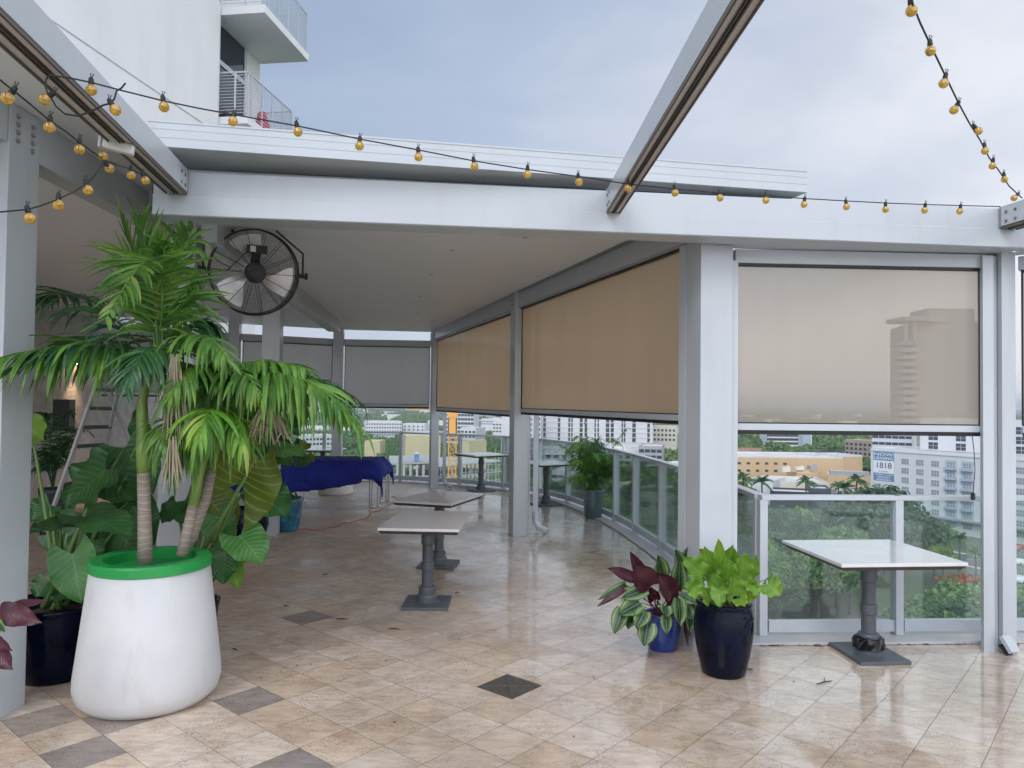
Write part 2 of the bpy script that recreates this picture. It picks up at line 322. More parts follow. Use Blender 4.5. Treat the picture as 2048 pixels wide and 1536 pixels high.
def floor_mat():
    m = bpy.data.materials.new('travertine'); m.use_nodes = True; t = m.node_tree; p = t.nodes['Principled BSDF']
    at_ = t.nodes.new('ShaderNodeAttribute'); at_.attribute_name = 'tone'
    c = t.nodes.new('ShaderNodeTexCoord'); ob = c.outputs['Object']
    def noise(s, d=4, w=.5, rot=None, scl=None):
        n = t.nodes.new('ShaderNodeTexNoise'); n.inputs['Scale'].default_value = s; n.inputs['Detail'].default_value = d; n.inputs['Roughness'].default_value = w
        q = t.nodes.new('ShaderNodeMapping'); q.inputs['Rotation'].default_value = (0, 0, rot or 0); q.inputs['Scale'].default_value = scl or (1, 1, 1)
        # each tile cut from another part of the slab
        ad = t.nodes.new('ShaderNodeVectorMath'); ad.operation = 'MULTIPLY_ADD'; t.links.new(at_.outputs['Color'], ad.inputs[0]); ad.inputs[1].default_value = (37, 91, 0); t.links.new(ob, ad.inputs[2])
        t.links.new(ad.outputs[0], q.inputs[0]); t.links.new(q.outputs[0], n.inputs['Vector']); return n.outputs[0]
    def ramp(x, pts):
        r = t.nodes.new('ShaderNodeValToRGB'); t.links.new(x, r.inputs[0]); e_ = r.color_ramp.elements
        e_[0].position, e_[0].color = pts[0][0], pts[0][1]; e_[1].position, e_[1].color = pts[-1][0], pts[-1][1]
        for a, b in pts[1:-1]: k_ = e_.new(a); k_.color = b
        return r.outputs[0]
    cloud = noise(5, 6, .6)
    veins = noise(7, 5, .6, .7, (1, 3.2, 1))
    base = ramp(cloud, [(.25, (.78, .72, .66, 1)), (.5, (1, 1, 1, 1)), (.75, (1.16, 1.15, 1.13, 1))])
    mu = t.nodes.new('ShaderNodeMixRGB'); mu.blend_type = 'MULTIPLY'; mu.inputs[0].default_value = 1
    t.links.new(at_.outputs['Color'], mu.inputs[1]); t.links.new(base, mu.inputs[2])
    v2 = t.nodes.new('ShaderNodeMixRGB'); v2.blend_type = 'MULTIPLY'; v2.inputs[0].default_value = .5; t.links.new(mu.outputs[0], v2.inputs[1])
    t.links.new(ramp(veins, [(.35, (.72, .6, .5, 1)), (.6, (1.08, 1.06, 1.05, 1))]), v2.inputs[2])
    pz = noise(70, 3, .7, .7, (1, 1.7, 1)); patch = noise(4.5, 4, .6)
    pit = M('MULTIPLY', M('GREATER_THAN', pz, .588, None, t), M('GREATER_THAN', patch, .49, None, t), None, t)
    cr1 = noise(30, 3, .7, .7, (1, 2.4, 1))
    crack = M('MULTIPLY', M('GREATER_THAN', cr1, .612, None, t), M('GREATER_THAN', patch, .53, None, t), None, t)
    pc = t.nodes.new('ShaderNodeMixRGB'); t.links.new(M('MULTIPLY', M('MAXIMUM', pit, crack, None, t), .55, None, t), pc.inputs[0]); big = t.nodes.new('ShaderNodeTexNoise'); big.inputs['Scale'].default_value = .75; big.inputs['Detail'].default_value = 6; big.inputs['Roughness'].default_value = .62; t.links.new(ob, big.inputs['Vector'])
    st = t.nodes.new('ShaderNodeMixRGB'); st.blend_type = 'MULTIPLY'; st.inputs[0].default_value = 1; t.links.new(v2.outputs[0], st.inputs[1]); t.links.new(ramp(big.outputs[0], [(.32, (.80, .74, .68, 1)), (.5, (1, .98, .96, 1)), (.66, (1.10, 1.10, 1.10, 1))]), st.inputs[2])
    t.links.new(st.outputs[0], pc.inputs[1]); pc.inputs[2].default_value = (.09, .065, .05, 1)
    t.links.new(pc.outputs[0], p.inputs['Base Color'])
    # rain film: wettest to the right and along the glass, damp under the roof
    s_ = t.nodes.new('ShaderNodeSeparateXYZ'); t.links.new(ob, s_.inputs[0])
    wn = t.nodes.new('ShaderNodeTexNoise'); wn.inputs['Scale'].default_value = 1.6; wn.inputs['Detail'].default_value = 6; wn.inputs['Roughness'].default_value = .65; t.links.new(ob, wn.inputs['Vector'])
    line = M('ADD', s_.outputs[0], M('MULTIPLY', M('SUBTRACT', s_.outputs[1], 5, None, t), .12, None, t), None, t)
    mr = t.nodes.new('ShaderNodeMapRange'); mr.inputs[1].default_value = -1.3; mr.inputs[2].default_value = 1.5; t.links.new(line, mr.inputs[0])
    wet = M('ADD', M('MULTIPLY', mr.outputs[0], .75, None, t), M('MULTIPLY', M('SUBTRACT', wn.outputs[0], .5, None, t), 1.5, None, t), None, t)
    wc = t.nodes.new('ShaderNodeClamp'); t.links.new(wet, wc.inputs[0])
    t.links.new(M('SUBTRACT', .42, M('MULTIPLY', wc.outputs[0], .335, None, t), None, t), p.inputs['Roughness'])
    p.inputs['Coat Roughness'].default_value = .03
    t.links.new(wc.outputs[0], p.inputs['Coat Weight']); p.inputs['Coat IOR'].default_value = 1.75
    h = M('SUBTRACT', M('MULTIPLY', cloud, .35, None, t), M('MULTIPLY', M('MAXIMUM', pit, crack, None, t), .8, None, t), None, t)
    b = t.nodes.new('ShaderNodeBump'); b.inputs['Strength'].default_value = .45; b.inputs['Distance'].default_value = .004; t.links.new(h, b.inputs['Height']); t.links.new(b.outputs[0], p.inputs['Normal'])
    rip = t.nodes.new('ShaderNodeTexNoise'); rip.inputs['Scale'].default_value = 22; rip.inputs['Detail'].default_value = 2; t.links.new(ob, rip.inputs['Vector'])
    b2 = t.nodes.new('ShaderNodeBump'); b2.inputs['Strength'].default_value = .12; b2.inputs['Distance'].default_value = .004; t.links.new(rip.outputs[0], b2.inputs['Height']); t.links.new(b2.outputs[0], p.inputs['Coat Normal'])
    return m
TRAV = floor_mat()
GROUT = pmat('grout', (.15, .125, .10), .8, var=.3, vs=8)

# ================================================================= TERRACE FLOOR
RAIL = [(1.95, 5.80), (1.95, 6.9), (1.92, 8.0), (1.84, 9.1), (1.72, 10.3), (1.58, 11.25), (1.36, 12.3), (1.02, 13.4), (.55, 14.45), (-.15, 15.35), (-1.1, 16.0), (-2.45, 16.55), (-4.2, 16.75), (-6.0, 16.7), (-7.4, 16.6)]
FRONT_R = [(1.95, 5.80), (3.03, 5.87), (4.15, 5.94), (5.0, 5.1), (5.9, 4.2), (6.6, 3.4)]
def off(pts, d):     # inward offset towards the terrace (left of travel for RAIL)
    r = []
    for i, p in enumerate(pts):
        a = Vector(pts[max(i-1, 0)]); b = Vector(pts[min(i+1, len(pts)-1)]); t = (b-a).normalized()
        r.append((p[0]-t.y*d, p[1]+t.x*d))
    return r
def clip(poly, a, b):       # keep left of a->b
    r = []; n = len(poly)
    def sd2(p): return (b[0]-a[0])*(p[1]-a[1])-(b[1]-a[1])*(p[0]-a[0])
    for i in range(n):
        p, q = poly[i], poly[(i+1) % n]; s, u = sd2(p), sd2(q)
        if s >= 0: r.append(p)
        if (s >= 0) != (u >= 0):
            k_ = s/(s-u); r.append((p[0]+(q[0]-p[0])*k_, p[1]+(q[1]-p[1])*k_))
    return r
KW = .20
inner = off(RAIL, KW); inner[0] = (1.95-KW, 5.80-KW)
finner = [(1.95-KW, 5.80-KW), (3.03, 5.87-KW), (4.07, 5.94-KW), (4.86, 4.96), (5.76, 4.06), (6.5, 3.26)]
LEFT = -9.0
th = -.706
Bd = Vector((math.cos(th), math.sin(th))); Ad = Vector((math.sin(th), -math.cos(th)))
O0 = Vector((1.84, 5.0)); TS = .304; TB = .300; GAP = .0012
darks = [(618, 1236), (497, 1401), (165, 1510), (592, 1530), (120, 1447)]
dkc = {}
for n_, d in enumerate(darks):
    v = Vector(onz(*d)[:2])-O0; dkc[(math.floor(v.dot(Bd)/TB), math.floor(v.dot(Ad)/TS))] = (.29, .255, .235) if n_ < 4 else (.38, .33, .29)
mb = MB(); rnd = random.Random(3)
drain = onz(1019, 1373)
ys = 5.6
for j in range(-60, 45):
    for i in range(-55, 50):
        i0, i1 = i, i+1
        c0 = O0+Bd*(i0*TB)+Ad*(j*TS); cc = c0+Bd*TB/2+Ad*TS/2
        if not (-9.3 < cc.x < 7 and -1.2 < cc.y < 17.2): continue
        q = [c0+Bd*GAP+Ad*GAP, c0+Bd*(TB-GAP)+Ad*GAP, c0+Bd*(TB-GAP)+Ad*(TS-GAP), c0+Bd*GAP+Ad*(TS-GAP)]
        q = [tuple(p) for p in q]
        q = clip(q, (-8.9, 20), (-8.9, -3)); q = clip(q, (-10, -1), (10, -1)) if q else q
        base = rnd.choice([(.56, .475, .395), (.55, .46, .375), (.57, .485, .405), (.60, .52, .44), (.56, .455, .355), (.53, .43, .335), (.57, .485, .405), (.56, .475, .395)])
        kk = rnd.uniform(1.01, 1.10); col = tuple(x*kk for x in base)
        if rnd.random() < .006: col = (.36, .31, .275)
        col = dkc.get((i, j), col)
        a_ = clip(q, (-10, ys), (10, ys)) if len(q) > 2 else []       # y > ys
        b_ = clip(q, (10, ys), (-10, ys)) if len(q) > 2 else []       # y < ys
        if len(a_) > 2:
            for s in range(len(inner)-1):
                if len(a_) > 2: a_ = clip(a_, inner[s], inner[s+1])
        if len(b_) > 2:
            for s in range(2, len(finner)-1):
                if len(b_) > 2: b_ = clip(b_, finner[s+1], finner[s])
        for pl in (a_, b_):
            if len(pl) > 2:
                mb.add([(x, y, 0) for x, y in pl], [tuple(range(len(pl)))], col=col)
# strip between ys line and the kerb in front of the right bay
for s0 in range(14):
    x0 = 1.76+s0*.2; x1 = x0+.197
    if x1 > 4.05: break
    col = rnd.choice([(.60, .52, .45), (.66, .58, .5), (.56, .48, .41)])
    mb.add([(x0, ys+.002, 0), (x1, ys+.002, 0), (x1, ys+.002+(x1-1.75)*.06, 0), (x0, ys+.002+(x0-1.75)*.06, 0)], [(0, 1, 2, 3)], col=col)
fl_ = mb.build('floor', TRAV); tag(fl_, kind='structure')
outer = off(RAIL, -.10); outer[0] = (1.95+.1, 5.80+.1)
fouter = [(2.05, 5.90), (3.02, 5.97), (4.19, 6.04), (5.1, 5.2), (6.0, 4.3), (6.7, 3.5)]
def strip(mb_, A, B_, z):
    for i in range(len(A)-1):
        mb_.add([A[i]+(z,), A[i+1]+(z,), B_[i+1]+(z,), B_[i]+(z,)], [(0, 1, 2, 3)])
mb = MB()
poly = [(-8.95, -1.0), (6.6, -1.0)]+fouter[::-1]+outer[1:]+[(-8.95, 16.5)]
mb.prism(poly, -.5, -.006)
o = mb.build('terrace_slab', GROUT); tag(o, kind='structure')
mb = MB()      # raised kerb that carries the balustrade
for A, B_ in ((outer, inner), ([fouter[0]]+fouter[1:], finner)):
    for i in range(len(A)-1):
        mb.prism([A[i], A[i+1], B_[i+1], B_[i]], -.004, .022)
o = mb.build('kerb', KERB); tag(o, kind='structure')
mb = MB()
for B_ in (inner, finner):
    C_ = off(B_, .009) if B_ is inner else [(p[0], p[1]-.009) for p in B_]
    for i in range(len(B_)-1): mb.add([B_[i]+(.0008,), B_[i+1]+(.0008,), C_[i+1]+(.0008,), C_[i]+(.0008,)], [(0, 1, 2, 3)])
tag(mb.build('floor_joint', pmat('joint_black', (.03, .025, .02), .7)), kind='structure')
mb = MB(); r2 = random.Random(14)
for i in range(90):
    if i < 45: x_, y_ = r2.uniform(1.75, 3.9), 0; y_ = 5.60+(x_-1.75)*.06-abs(r2.gauss(0, .02))
    elif i < 70: y_ = r2.uniform(5.6, 11); x_ = 1.74-abs(r2.gauss(0, .02))-(max(0, y_-7))*.03
    else: x_, y_ = r2.uniform(-2, 3), r2.uniform(3.2, 5.4)
    a_ = r2.uniform(0, 3.14) if i > 45 else r2.gauss(0, .3); l_ = r2.uniform(.005, .03) if i < 70 else r2.uniform(.003, .009)
    d_ = Vector((math.cos(a_), math.sin(a_), 0))*l_; q = Vector((x_, y_, .004)); mb.tube([q-d_, q+Vector((0, 0, .003)), q+d_], [.001, .003, .001], 4)
tag(mb.build('leaf_litter', TWIG), 'fine dark leaf litter caught along the kerb joint', None, None, 'stuff')
# tower podium the terrace stands on
mb = MB(); mb.prism([(p[0]*.995, p[1]*.995) for p in poly], -40, -.5)
single(mb, 'podium_building', WHITE2, 'white podium wall dropping to the street below the terrace', 'building', (0, 5, -40))

# drain cover
t = thing('floor_drain', 'dark square drain grate set diagonally in the travertine', 'drain', (drain.x, drain.y, .001))
mb = MB(); s = .145
dc = Vector((drain.x, drain.y)); sq = [dc+Bd*a*s+Ad*b*s for a, b in ((-1, -1), (1, -1), (1, 1), (-1, 1))]
mb.prism([tuple(p) for p in sq], .0005, .004); mb.build('grate', pmat('drain_bronze', (.075, .065, .05), .6, var=.3, vs=30, bump=.6, bs=120), t)
mb = MB()
for a, b in (((-1, -1), (1, 1)), ((-1, 1), (1, -1))):
    p = dc+Bd*a[0]*s*.95+Ad*a[1]*s*.95; q = dc+Bd*b[0]*s*.95+Ad*b[1]*s*.95
    z_ = .0055 if a == (-1, -1) else .0048
    mb.bar((p.x, p.y, z_), (q.x, q.y, z_), .008, .003)
mb.build('rib', pmat('drain_rib', (.095, .085, .07), .6), t)
# ================================================================= PERGOLA
pg = thing('pergola', 'white aluminium pergola with flat roof over the terrace', 'pergola', (0, 5, 0))
def col(poly, z1, z0=0): m_ = MB(); m_.prism(poly, z0, z1); return m_.build('column', WHITE, pg, bevel=.004)
def extra(part, polys, z0, z1, name='guide_channel', mat=WHITE):
    m_ = MB()
    for p_ in polys: m_.prism(p_, z0, z1)
    return sub(m_, name, mat, part)
def rot(c, w_, d_, ang):
    co, si = math.cos(ang), math.sin(ang)
    return [(c[0]+co*a-si*b, c[1]+si*a+co*b) for a, b in ((-w_/2, -d_/2), (w_/2, -d_/2), (w_/2, d_/2), (-w_/2, d_/2))]
cm = col([(1.357, 5.363), (1.598, 5.393), (1.55, 5.62), (1.305, 5.59)], 3.26)
extra(cm, [[(1.302, 5.595), (1.42, 5.61), (1.39, 5.70), (1.272, 5.685)]], 0, 3.0)
extra(cm, [[(1.60, 5.42), (1.645, 5.425), (1.645, 5.50), (1.60, 5.495)]], .0, 2.85)
cr2 = col([(3.62, 5.50), (3.732, 5.515), (3.76, 5.70), (3.64, 5.70)], 2.955)
extra(cr2, [[(3.495, 5.525), (3.575, 5.525), (3.575, 5.595), (3.51, 5.585)], [(3.575, 5.56), (3.62, 5.56), (3.62, 5.66), (3.575, 5.66)]], 0, 2.93)
# bent shoe of the downpipe at the foot of that column
mb = MB(); mb.bar((3.625, 5.492, .13), (3.65, 5.42, .03), .085, .03); sh_ = sub(mb, 'bent_shoe', WHITE, cr2)
mb = MB(); mb.bar((3.60, 5.49, .065), (3.62, 5.43, .012), .05, .02); sub(mb, 'shoe_gap', BLACK, cr2)
cmid = col([(.035, 9.995), (.212, 10.006), (.155, 10.20), (-.03, 10.18)], 3.28)
extra(cmid, [[(.214, 10.02), (.232, 10.02), (.228, 10.12), (.21, 10.12)], [(.24, 10.03), (.256, 10.03), (.252, 10.12), (.236, 10.12)]], 0, 3.05)
cb = col([(-1.645, 15.30), (-1.49, 15.31), (-1.53, 15.5), (-1.70, 15.48)], 3.28)
cB = col(rot((-3.56, 15.25), .2, .2, .1), 3.28)
cA = col(rot((-3.20, 9.93), .23, .2, .08), 3.28)
cP = col([(-2.955, 6.25), (-2.69, 6.27), (-2.70, 6.50), (-2.965, 6.48)], 3.45)
cL = col([(-3.06, 4.13), (-2.826, 4.13), (-2.826, 4.40), (-3.06, 4.40)], 3.45)
cD = col(rot((-5.3, 14.2), .2, .2, .1), 3.28)
# bolts
def bolts(part, c, ny, nz, dy, dz, axis, r=.012):
    m_ = MB()
    for i in range(ny):
        for k_ in range(nz):
            p_ = Vector(c)+Vector(dy)*i+Vector((0, 0, dz))*k_-(Vector((0, 0, .018*i)))
            m_.lathe([(r*1.5, 0), (r*1.5, .003), (r, .004), (r, .014), (r*.5, .018), (0, .018)], p_, 8, axis)
    sub(m_, 'bolts', STEEL, part)
bolts(cL, (-2.825, 4.20, 3.25), 2, 4, (0, .13, 0), .047, (1, 0, 0), .011)
bolts(cP, (-2.88, 6.25, 3.25), 2, 2, (.11, 0, 0), .08, (0, -1, 0), .014)
bolts(cmid, (-.03, 10.15, 3.13), 2, 4, (.03, -.07, 0), .045, (-1, -.3, 0), .010)
bolts(cb, (-1.69, 15.42, 3.02), 1, 4, (0, .1, 0), .05, (-1, 0, 0), .014)
bolts(cB, (-3.45, 15.2, 2.98), 1, 4, (0, .1, 0), .05, (1, -.3, 0), .014)

def fb(x): return 4.67+(x+2.278)*.1165        # front face line of the front beam
mb = MB()
x0, x1 = -2.278, 5.2
p0, p1 = (x0, fb(x0)), (3.70, fb(3.70))
def obeam(p, q, d): # polygon offset to the back by d
    t_ = (Vector(q)-Vector(p)).normalized(); n_ = Vector((-t_.y, t_.x))*d
    return [p, q, (q[0]+n_.x, q[1]+n_.y), (p[0]+n_.x, p[1]+n_.y)]
mb.prism(obeam(p0, p1, .215), 2.95, 3.235)
mb.prism(obeam((p0[0], p0[1]-.008), (p1[0], p1[1]-.008), .006), 2.954, 3.085)    # drip flange
mb.build('front_beam', WHITE, pg, bevel=.004)
mb = MB(); mb.prism([(1.60, fb(1.60)+.217), (3.72, fb(3.72)+.217), (3.76, fb(3.76)+.36), (1.62, fb(1.62)+.36)], 2.952, 3.2); mb.build('beam_infill', WHITE, pg)
mb = MB(); mb.prism([(3.70, fb(3.70)), (5.0, 4.45), (5.2, 4.62), (3.80, 5.62)], 2.95, 3.235); mb.build('corner_beam', WHITE, pg, bevel=.004)
mb = MB(); mb.prism([(x0-.02, p0[1]-.01), (x0-.001, p0[1]-.01), (x0-.001, p0[1]+.05), (x0-.02, p0[1]+.05)], 3.0, 3.19); mb.build('end_plate', DARKP, pg)
# side beam along the curved rail
SB = [(1.50, 5.60), (.10, 10.1), (-1.58, 15.4)]
mb = MB()
for a, b in zip(SB[:-1], SB[1:]):
    q = Vector(b)-Vector(a); n_ = Vector((q.y, -q.x)).normalized()*.10; q0 = Vector(a)+q*.028; q1 = Vector(a)+q*.985
    mb.prism([tuple(q0-n_*.6), tuple(q1-n_*.6), tuple(q1+n_), tuple(q0+n_)], 3.07, 3.262)
mb.build('side_beam', WHITE, pg)
# back header with the gap of sky above it
BH = [(-1.62, 15.42), (-3.56, 15.27), (-5.3, 14.2), (-7.3, 13.0)]
mb = MB()
for a, b in zip(BH[:-1], BH[1:]):
    mb.prism(obeam(b, a, .12), 2.93, 3.045)
mb.build('back_header', WHITE, pg)
mb = MB(); mb.prism([(-2.845, 4.40), (-2.95, 6.25), (-3.08, 6.25), (-3.0, 4.40)], 3.19, 3.448); mb.build('left_beam', WHITE, pg)
mb = MB(); mb.prism([(-2.40, 6.0), (-3.20, 13.8), (-3.42, 13.8), (-2.53, 6.0)], 3.06, 3.262); mb.build('inner_beam', WHITE, pg)
mb = MB()
for k_ in range(4):
    mb.prism([(-2.62-.04*k_+.10, 9.5), (-3.10-.04*k_+.10, 14.2), (-3.115-.04*k_+.10, 14.2), (-2.635-.04*k_+.10, 9.5)], 3.256, 3.2615)
mb.build('slot_vent', pmat('vent_white', (.8, .8, .78), .4), pg)
# ceiling and roof slab
CP = [(-2.29, 4.84), (1.42, 5.33), (-1.75, 15.75), (-3.6, 15.35), (-5.45, 14.4), (-7.3, 13.3), (-8.2, 10), (-7.6, 6.6), (-2.97, 6.5), (-2.93, 6.2)]
mb = MB(); mb.prism(CP, 3.262, 3.30); ce = mb.build('ceiling_panel', CEIL, pg)
mb = MB()
for x_, y_ in ((-.6, 7.2), (.1, 6.6), (-.95, 8.6), (-1.3, 10.4), (-1.6, 12.4), (-1.9, 14.2), (-4.2, 10.5), (-5.0, 10.8), (-4.6, 8.5), (-2.3, 8.0)):
    mb.lathe([(0, -.003), (.026, -.003), (.026, .003), (0, .003)], (x_, y_, 3.262), 16)
sub(mb, 'downlights', pmat('downlight_trim', (.42, .42, .42), .5), ce)
RS = [(-2.20, 4.4194), (2.075, 5.245), (1.98, 5.56), (-1.35, 16.4), (-3.6, 16.0), (-8.2, 13.6), (-8.6, 6.6), (-3.05, 6.6), (-2.83, 6.2)]
mb = MB(); mb.prism(RS, 3.305, 3.46); rs = mb.build('roof_slab', WHITE, pg)
mb = MB()      # shadow-gap lines pressed in the fascia, shown as thin proud beads
for z_, h_, d_ in ((3.305, .032, .006), (3.3615, .002, .002), (3.412, .002, .002), (3.452, .012, .004)):
    q = Vector((2.075, 5.245))-Vector((-2.20, 4.4194)); n_ = Vector((q.y, -q.x)).normalized()*d_
    mb.prism([(-2.20, 4.4194), (2.075, 5.245), (2.075+n_.x, 5.245+n_.y), (-2.20+n_.x, 4.4194+n_.y)], z_+.0007, z_+h_)
sub(mb, 'fascia_trim', WHITE, rs)
mb = MB(); mb.prism([(-2.42, 5.2), (-2.05, 2.75), (-9.1, 2.75), (-8.7, 6.6), (-2.83, 6.6), (-2.70, 6.1)], 3.452, 3.50); mb.build('canopy_panel', CEIL, pg)
mb = MB(); mb.prism([(-2.83, 2.8), (-2.83, 4.12), (-3.2, 4.12), (-3.2, 2.8)], 3.22, 3.448); mb.build('left_beam', WHITE, pg)
# inside ceiling, between the left beam and the building
mb = MB(); mb.prism([(-3.09, 4.42), (-3.09, 6.49), (-2.975, 6.495), (-7.6, 6.59), (-8.3, 8), (-8.9, 4.42)][:2]+[(-7.65, 6.59), (-8.3, 9.6), (-8.9, 4.42)], 3.25, 3.2605); mb.build('ceiling_panel', CEIL, pg)
# downpipes with kicked elbows
for (x_, y_) in ((.34, 10.25), (-1.38, 15.42)):
    mb = MB(); k_ = 1.0
    mb.bar((x_, y_, .28), (x_, y_, 3.05), .07, .05, Vector((0, 1, 0)))
    mb.tube([(x_, y_, .30), (x_, y_-.01, .17), (x_+.04, y_-.03, .09), (x_+.16, y_-.07, .045)], .043, 10)
    mb.build('downpipe', WHITE, pg)

# retractable-awning rails that run out over the camera
def awning_rail(p, q, w_, h_, label, side):
    p, q = Vector(p), Vector(q); t_ = thing('awning_rail', label, 'rail', tuple(p), 'awning rails bolted to the front beam')
    d = (q-p).normalized(); s_ = d.cross(Vector((0, 0, 1))).normalized(); up_ = Vector((0, 0, 1))
    m_ = MB(); m_.bar(p+up_*(h_/2+.012), q+up_*(h_/2+.012), w_, h_-.012); m_.build('rail_body', WHITE, t_, bevel=.003)
    m_ = MB()
    for c_, ww, zz in ((-.30, .26, .004), (.30, .26, .004)):
        m_.bar(p+s_*w_*c_+up_*(.0095), q+s_*w_*c_+up_*(.0095), w_*ww, .005)
    m_.build('track', TAUPE, t_)
    m_ = MB()
    for c_ in (-.475, -.43, -.06, .06, .43, .475):
        m_.bar(p+s_*w_*c_+up_*.005, q+s_*w_*c_+up_*.005, w_*.035, .014)
    m_.build('seal', DARKP, t_)
    m_ = MB(); m_.bar(p+up_*.0115, q+up_*.0115, w_*.1, .001); m_.build('slot', BLACK, t_)
    m_ = MB(); e_ = p-d*.004
    m_.bar(p-d*.012+up_*(h_/2+.01), p-d*.0005+up_*(h_/2+.01), w_*1.02, h_*1.0); m_.build('end_plate', STEEL, t_)
    m_ = MB()
    for a in (.3, .72):
        for b in (.05, .13):
            m_.lathe([(.011, 0), (.011, .004), (.006, .006), (0, .006)], p+d*b+s_*side*(w_/2+.0005)+up_*h_*a, 10, s_*side)
    for a in (.25, .6, .85): m_.lathe([(.014, 0), (.014, .004), (0, .008)], p-d*.0125+up_*h_*a, 10, -d)
    m_.build('bolts', pmat('bolt_grey', (.2, .2, .21), .4, metal=.7), t_)
    return t_
def ext(a, b, L_): a, b = Vector(a), Vector(b); return a+(b-a).normalized()*L_
rr = awning_rail((.672, 5.015, 3.08), ext((.672, 5.015, 3.08), (.738, 2.33, 3.08), 7.0), .095, .155, 'white awning rail crossing the open sky above the middle tables', 1)
lr = awning_rail((-2.125, 4.655, 3.08), ext((-2.125, 4.655, 3.08), (-1.807, 2.585, 3.08), 6.0), .13, .155, 'white awning rail at upper left carrying the small sensor box', -1)
tr_ = awning_rail((3.56, 5.33, 3.08), ext((3.56, 5.33, 3.08), (3.95, 2.7, 3.08), 5.6), .13, .155, 'white awning rail end at the far right of the front beam', 1)
t = thing('sensor_box', 'small cream sensor box clipped under the upper left rail', 'sensor', tuple(at(235, 290, 3.72)))
c = Vector(t.location)
mb = MB(); mb.bar(c+Vector((-.075, -.0, .012)), c+Vector((.06, .05, -.012)), .05, .052); mb.build('housing', pmat('cream_plastic', (.66, .65, .62), .4), t, bevel=.008)
mb = MB(); mb.bar(c+Vector((-.09, -.005, .012)), c+Vector((-.076, -.001, .011)), .06, .062); mb.build('end_cap', pmat('cream_cap', (.55, .54, .52), .4), t, bevel=.004)

# ================================================================= ROLLER SHADES
def shade(p, q, z0, z1, mat, label, hz=.12, bow=0):
    p, q = Vector((p[0], p[1])), Vector((q[0], q[1])); c_ = (p+q)/2
    t_ = thing('roller_shade', label, 'shade', (c_.x, c_.y, z0-.06), 'roller shades between the pergola columns')
    d = (q-p).normalized(); n_ = Vector((-d.y, d.x))
    m_ = MB(); W = 24; H = 12; vs = []; fs = []
    for j in range(H+1):
        for i in range(W+1):
            pt = p+(q-p)*(i/W)+n_*(.006*math.sin(i*1.3+j*.5)*(j/H)*bow)
            vs.append((pt.x, pt.y, z0+(z1-z0)*j/H))
    fs = [(j*(W+1)+i, j*(W+1)+i+1, (j+1)*(W+1)+i+1, (j+1)*(W+1)+i) for j in range(H) for i in range(W)]
    m_.add(vs, fs); fo = m_.build('fabric', mat, t_, smooth=True)
    m_ = MB(); m_.prism([tuple(p-n_*.02), tuple(q-n_*.02), tuple(q+n_*.02), tuple(p+n_*.02)], z0-.055, z0-.006); m_.build('hem_bar', WHITE, t_, bevel=.003)
    m_ = MB(); m_.prism([tuple(p-n_*.012), tuple(q-n_*.012), tuple(q+n_*.012), tuple(p+n_*.012)], z0-.085, z0-.0555)
    m_.prism([tuple(p-n_*.014), tuple(q-n_*.014), tuple(q+n_*.004), tuple(p+n_*.004)], z0-.0055, z0+.003)
    for e_ in (p, q):
        m_.prism([tuple(e_-n_*.012-d*.006), tuple(e_-n_*.012+d*.006), tuple(e_+n_*.012+d*.006), tuple(e_+n_*.012-d*.006)], z0-.0, z1)
    m_.build('seal', RUBBER, t_)
    m_ = MB(); m_.prism([tuple(p-n_*.05-d*.02), tuple(q-n_*.05+d*.02), tuple(q+n_*.05+d*.02), tuple(p+n_*.05-d*.02)], z1+.004, z1+hz); m_.build('head_box', WHITE, t_, bevel=.003)
    m_ = MB(); m_.prism([tuple(p-n_*.03), tuple(q-n_*.03), tuple(q+n_*.03), tuple(p+n_*.03)], z1-.012, z1+.0035); m_.build('slot', BLACK, t_)
    return t_
shade((1.655, 5.52), (3.525, 5.612), 1.665, 2.84, FAB_F, 'wide pale beige shade above the corner table, a tower silhouette showing in it', .105)
mb = MB()
shade((3.84, 5.60), (5.0, 4.62), 1.665, 2.83, FAB_F, 'beige shade cut off by the right edge of the photo', .105)
def along(a, b, k0, k1): a, b = Vector(a), Vector(b); return tuple(a+(b-a)*k0), tuple(a+(b-a)*k1)
p_, q_ = along(SB[0], SB[1], .035, .975); shade(q_, p_, 1.715, 3.055, FAB_S, 'large brown shade between the corner column and the middle column', .012, 1)
p_, q_ = along(SB[1], SB[2], .03, .975); shade(q_, p_, 1.67, 3.035, FAB_S, 'brown shade between the middle column and the back column', .012, 1)
shade((-3.44, 15.3), (-1.71, 15.43), 1.72, 2.91, FAB_B, 'grey shade hanging at the back beside the brown one', .014, 1)
shade((-5.18, 14.3), (-3.68, 15.22), 2.20, 2.91, FAB_B, 'grey shade at the back pulled only halfway down', .014, 1)
shade((-7.2, 13.08), (-5.4, 14.15), 1.9, 2.91, FAB_B, 'grey shade at the back behind the palm leaves', .014, 1)

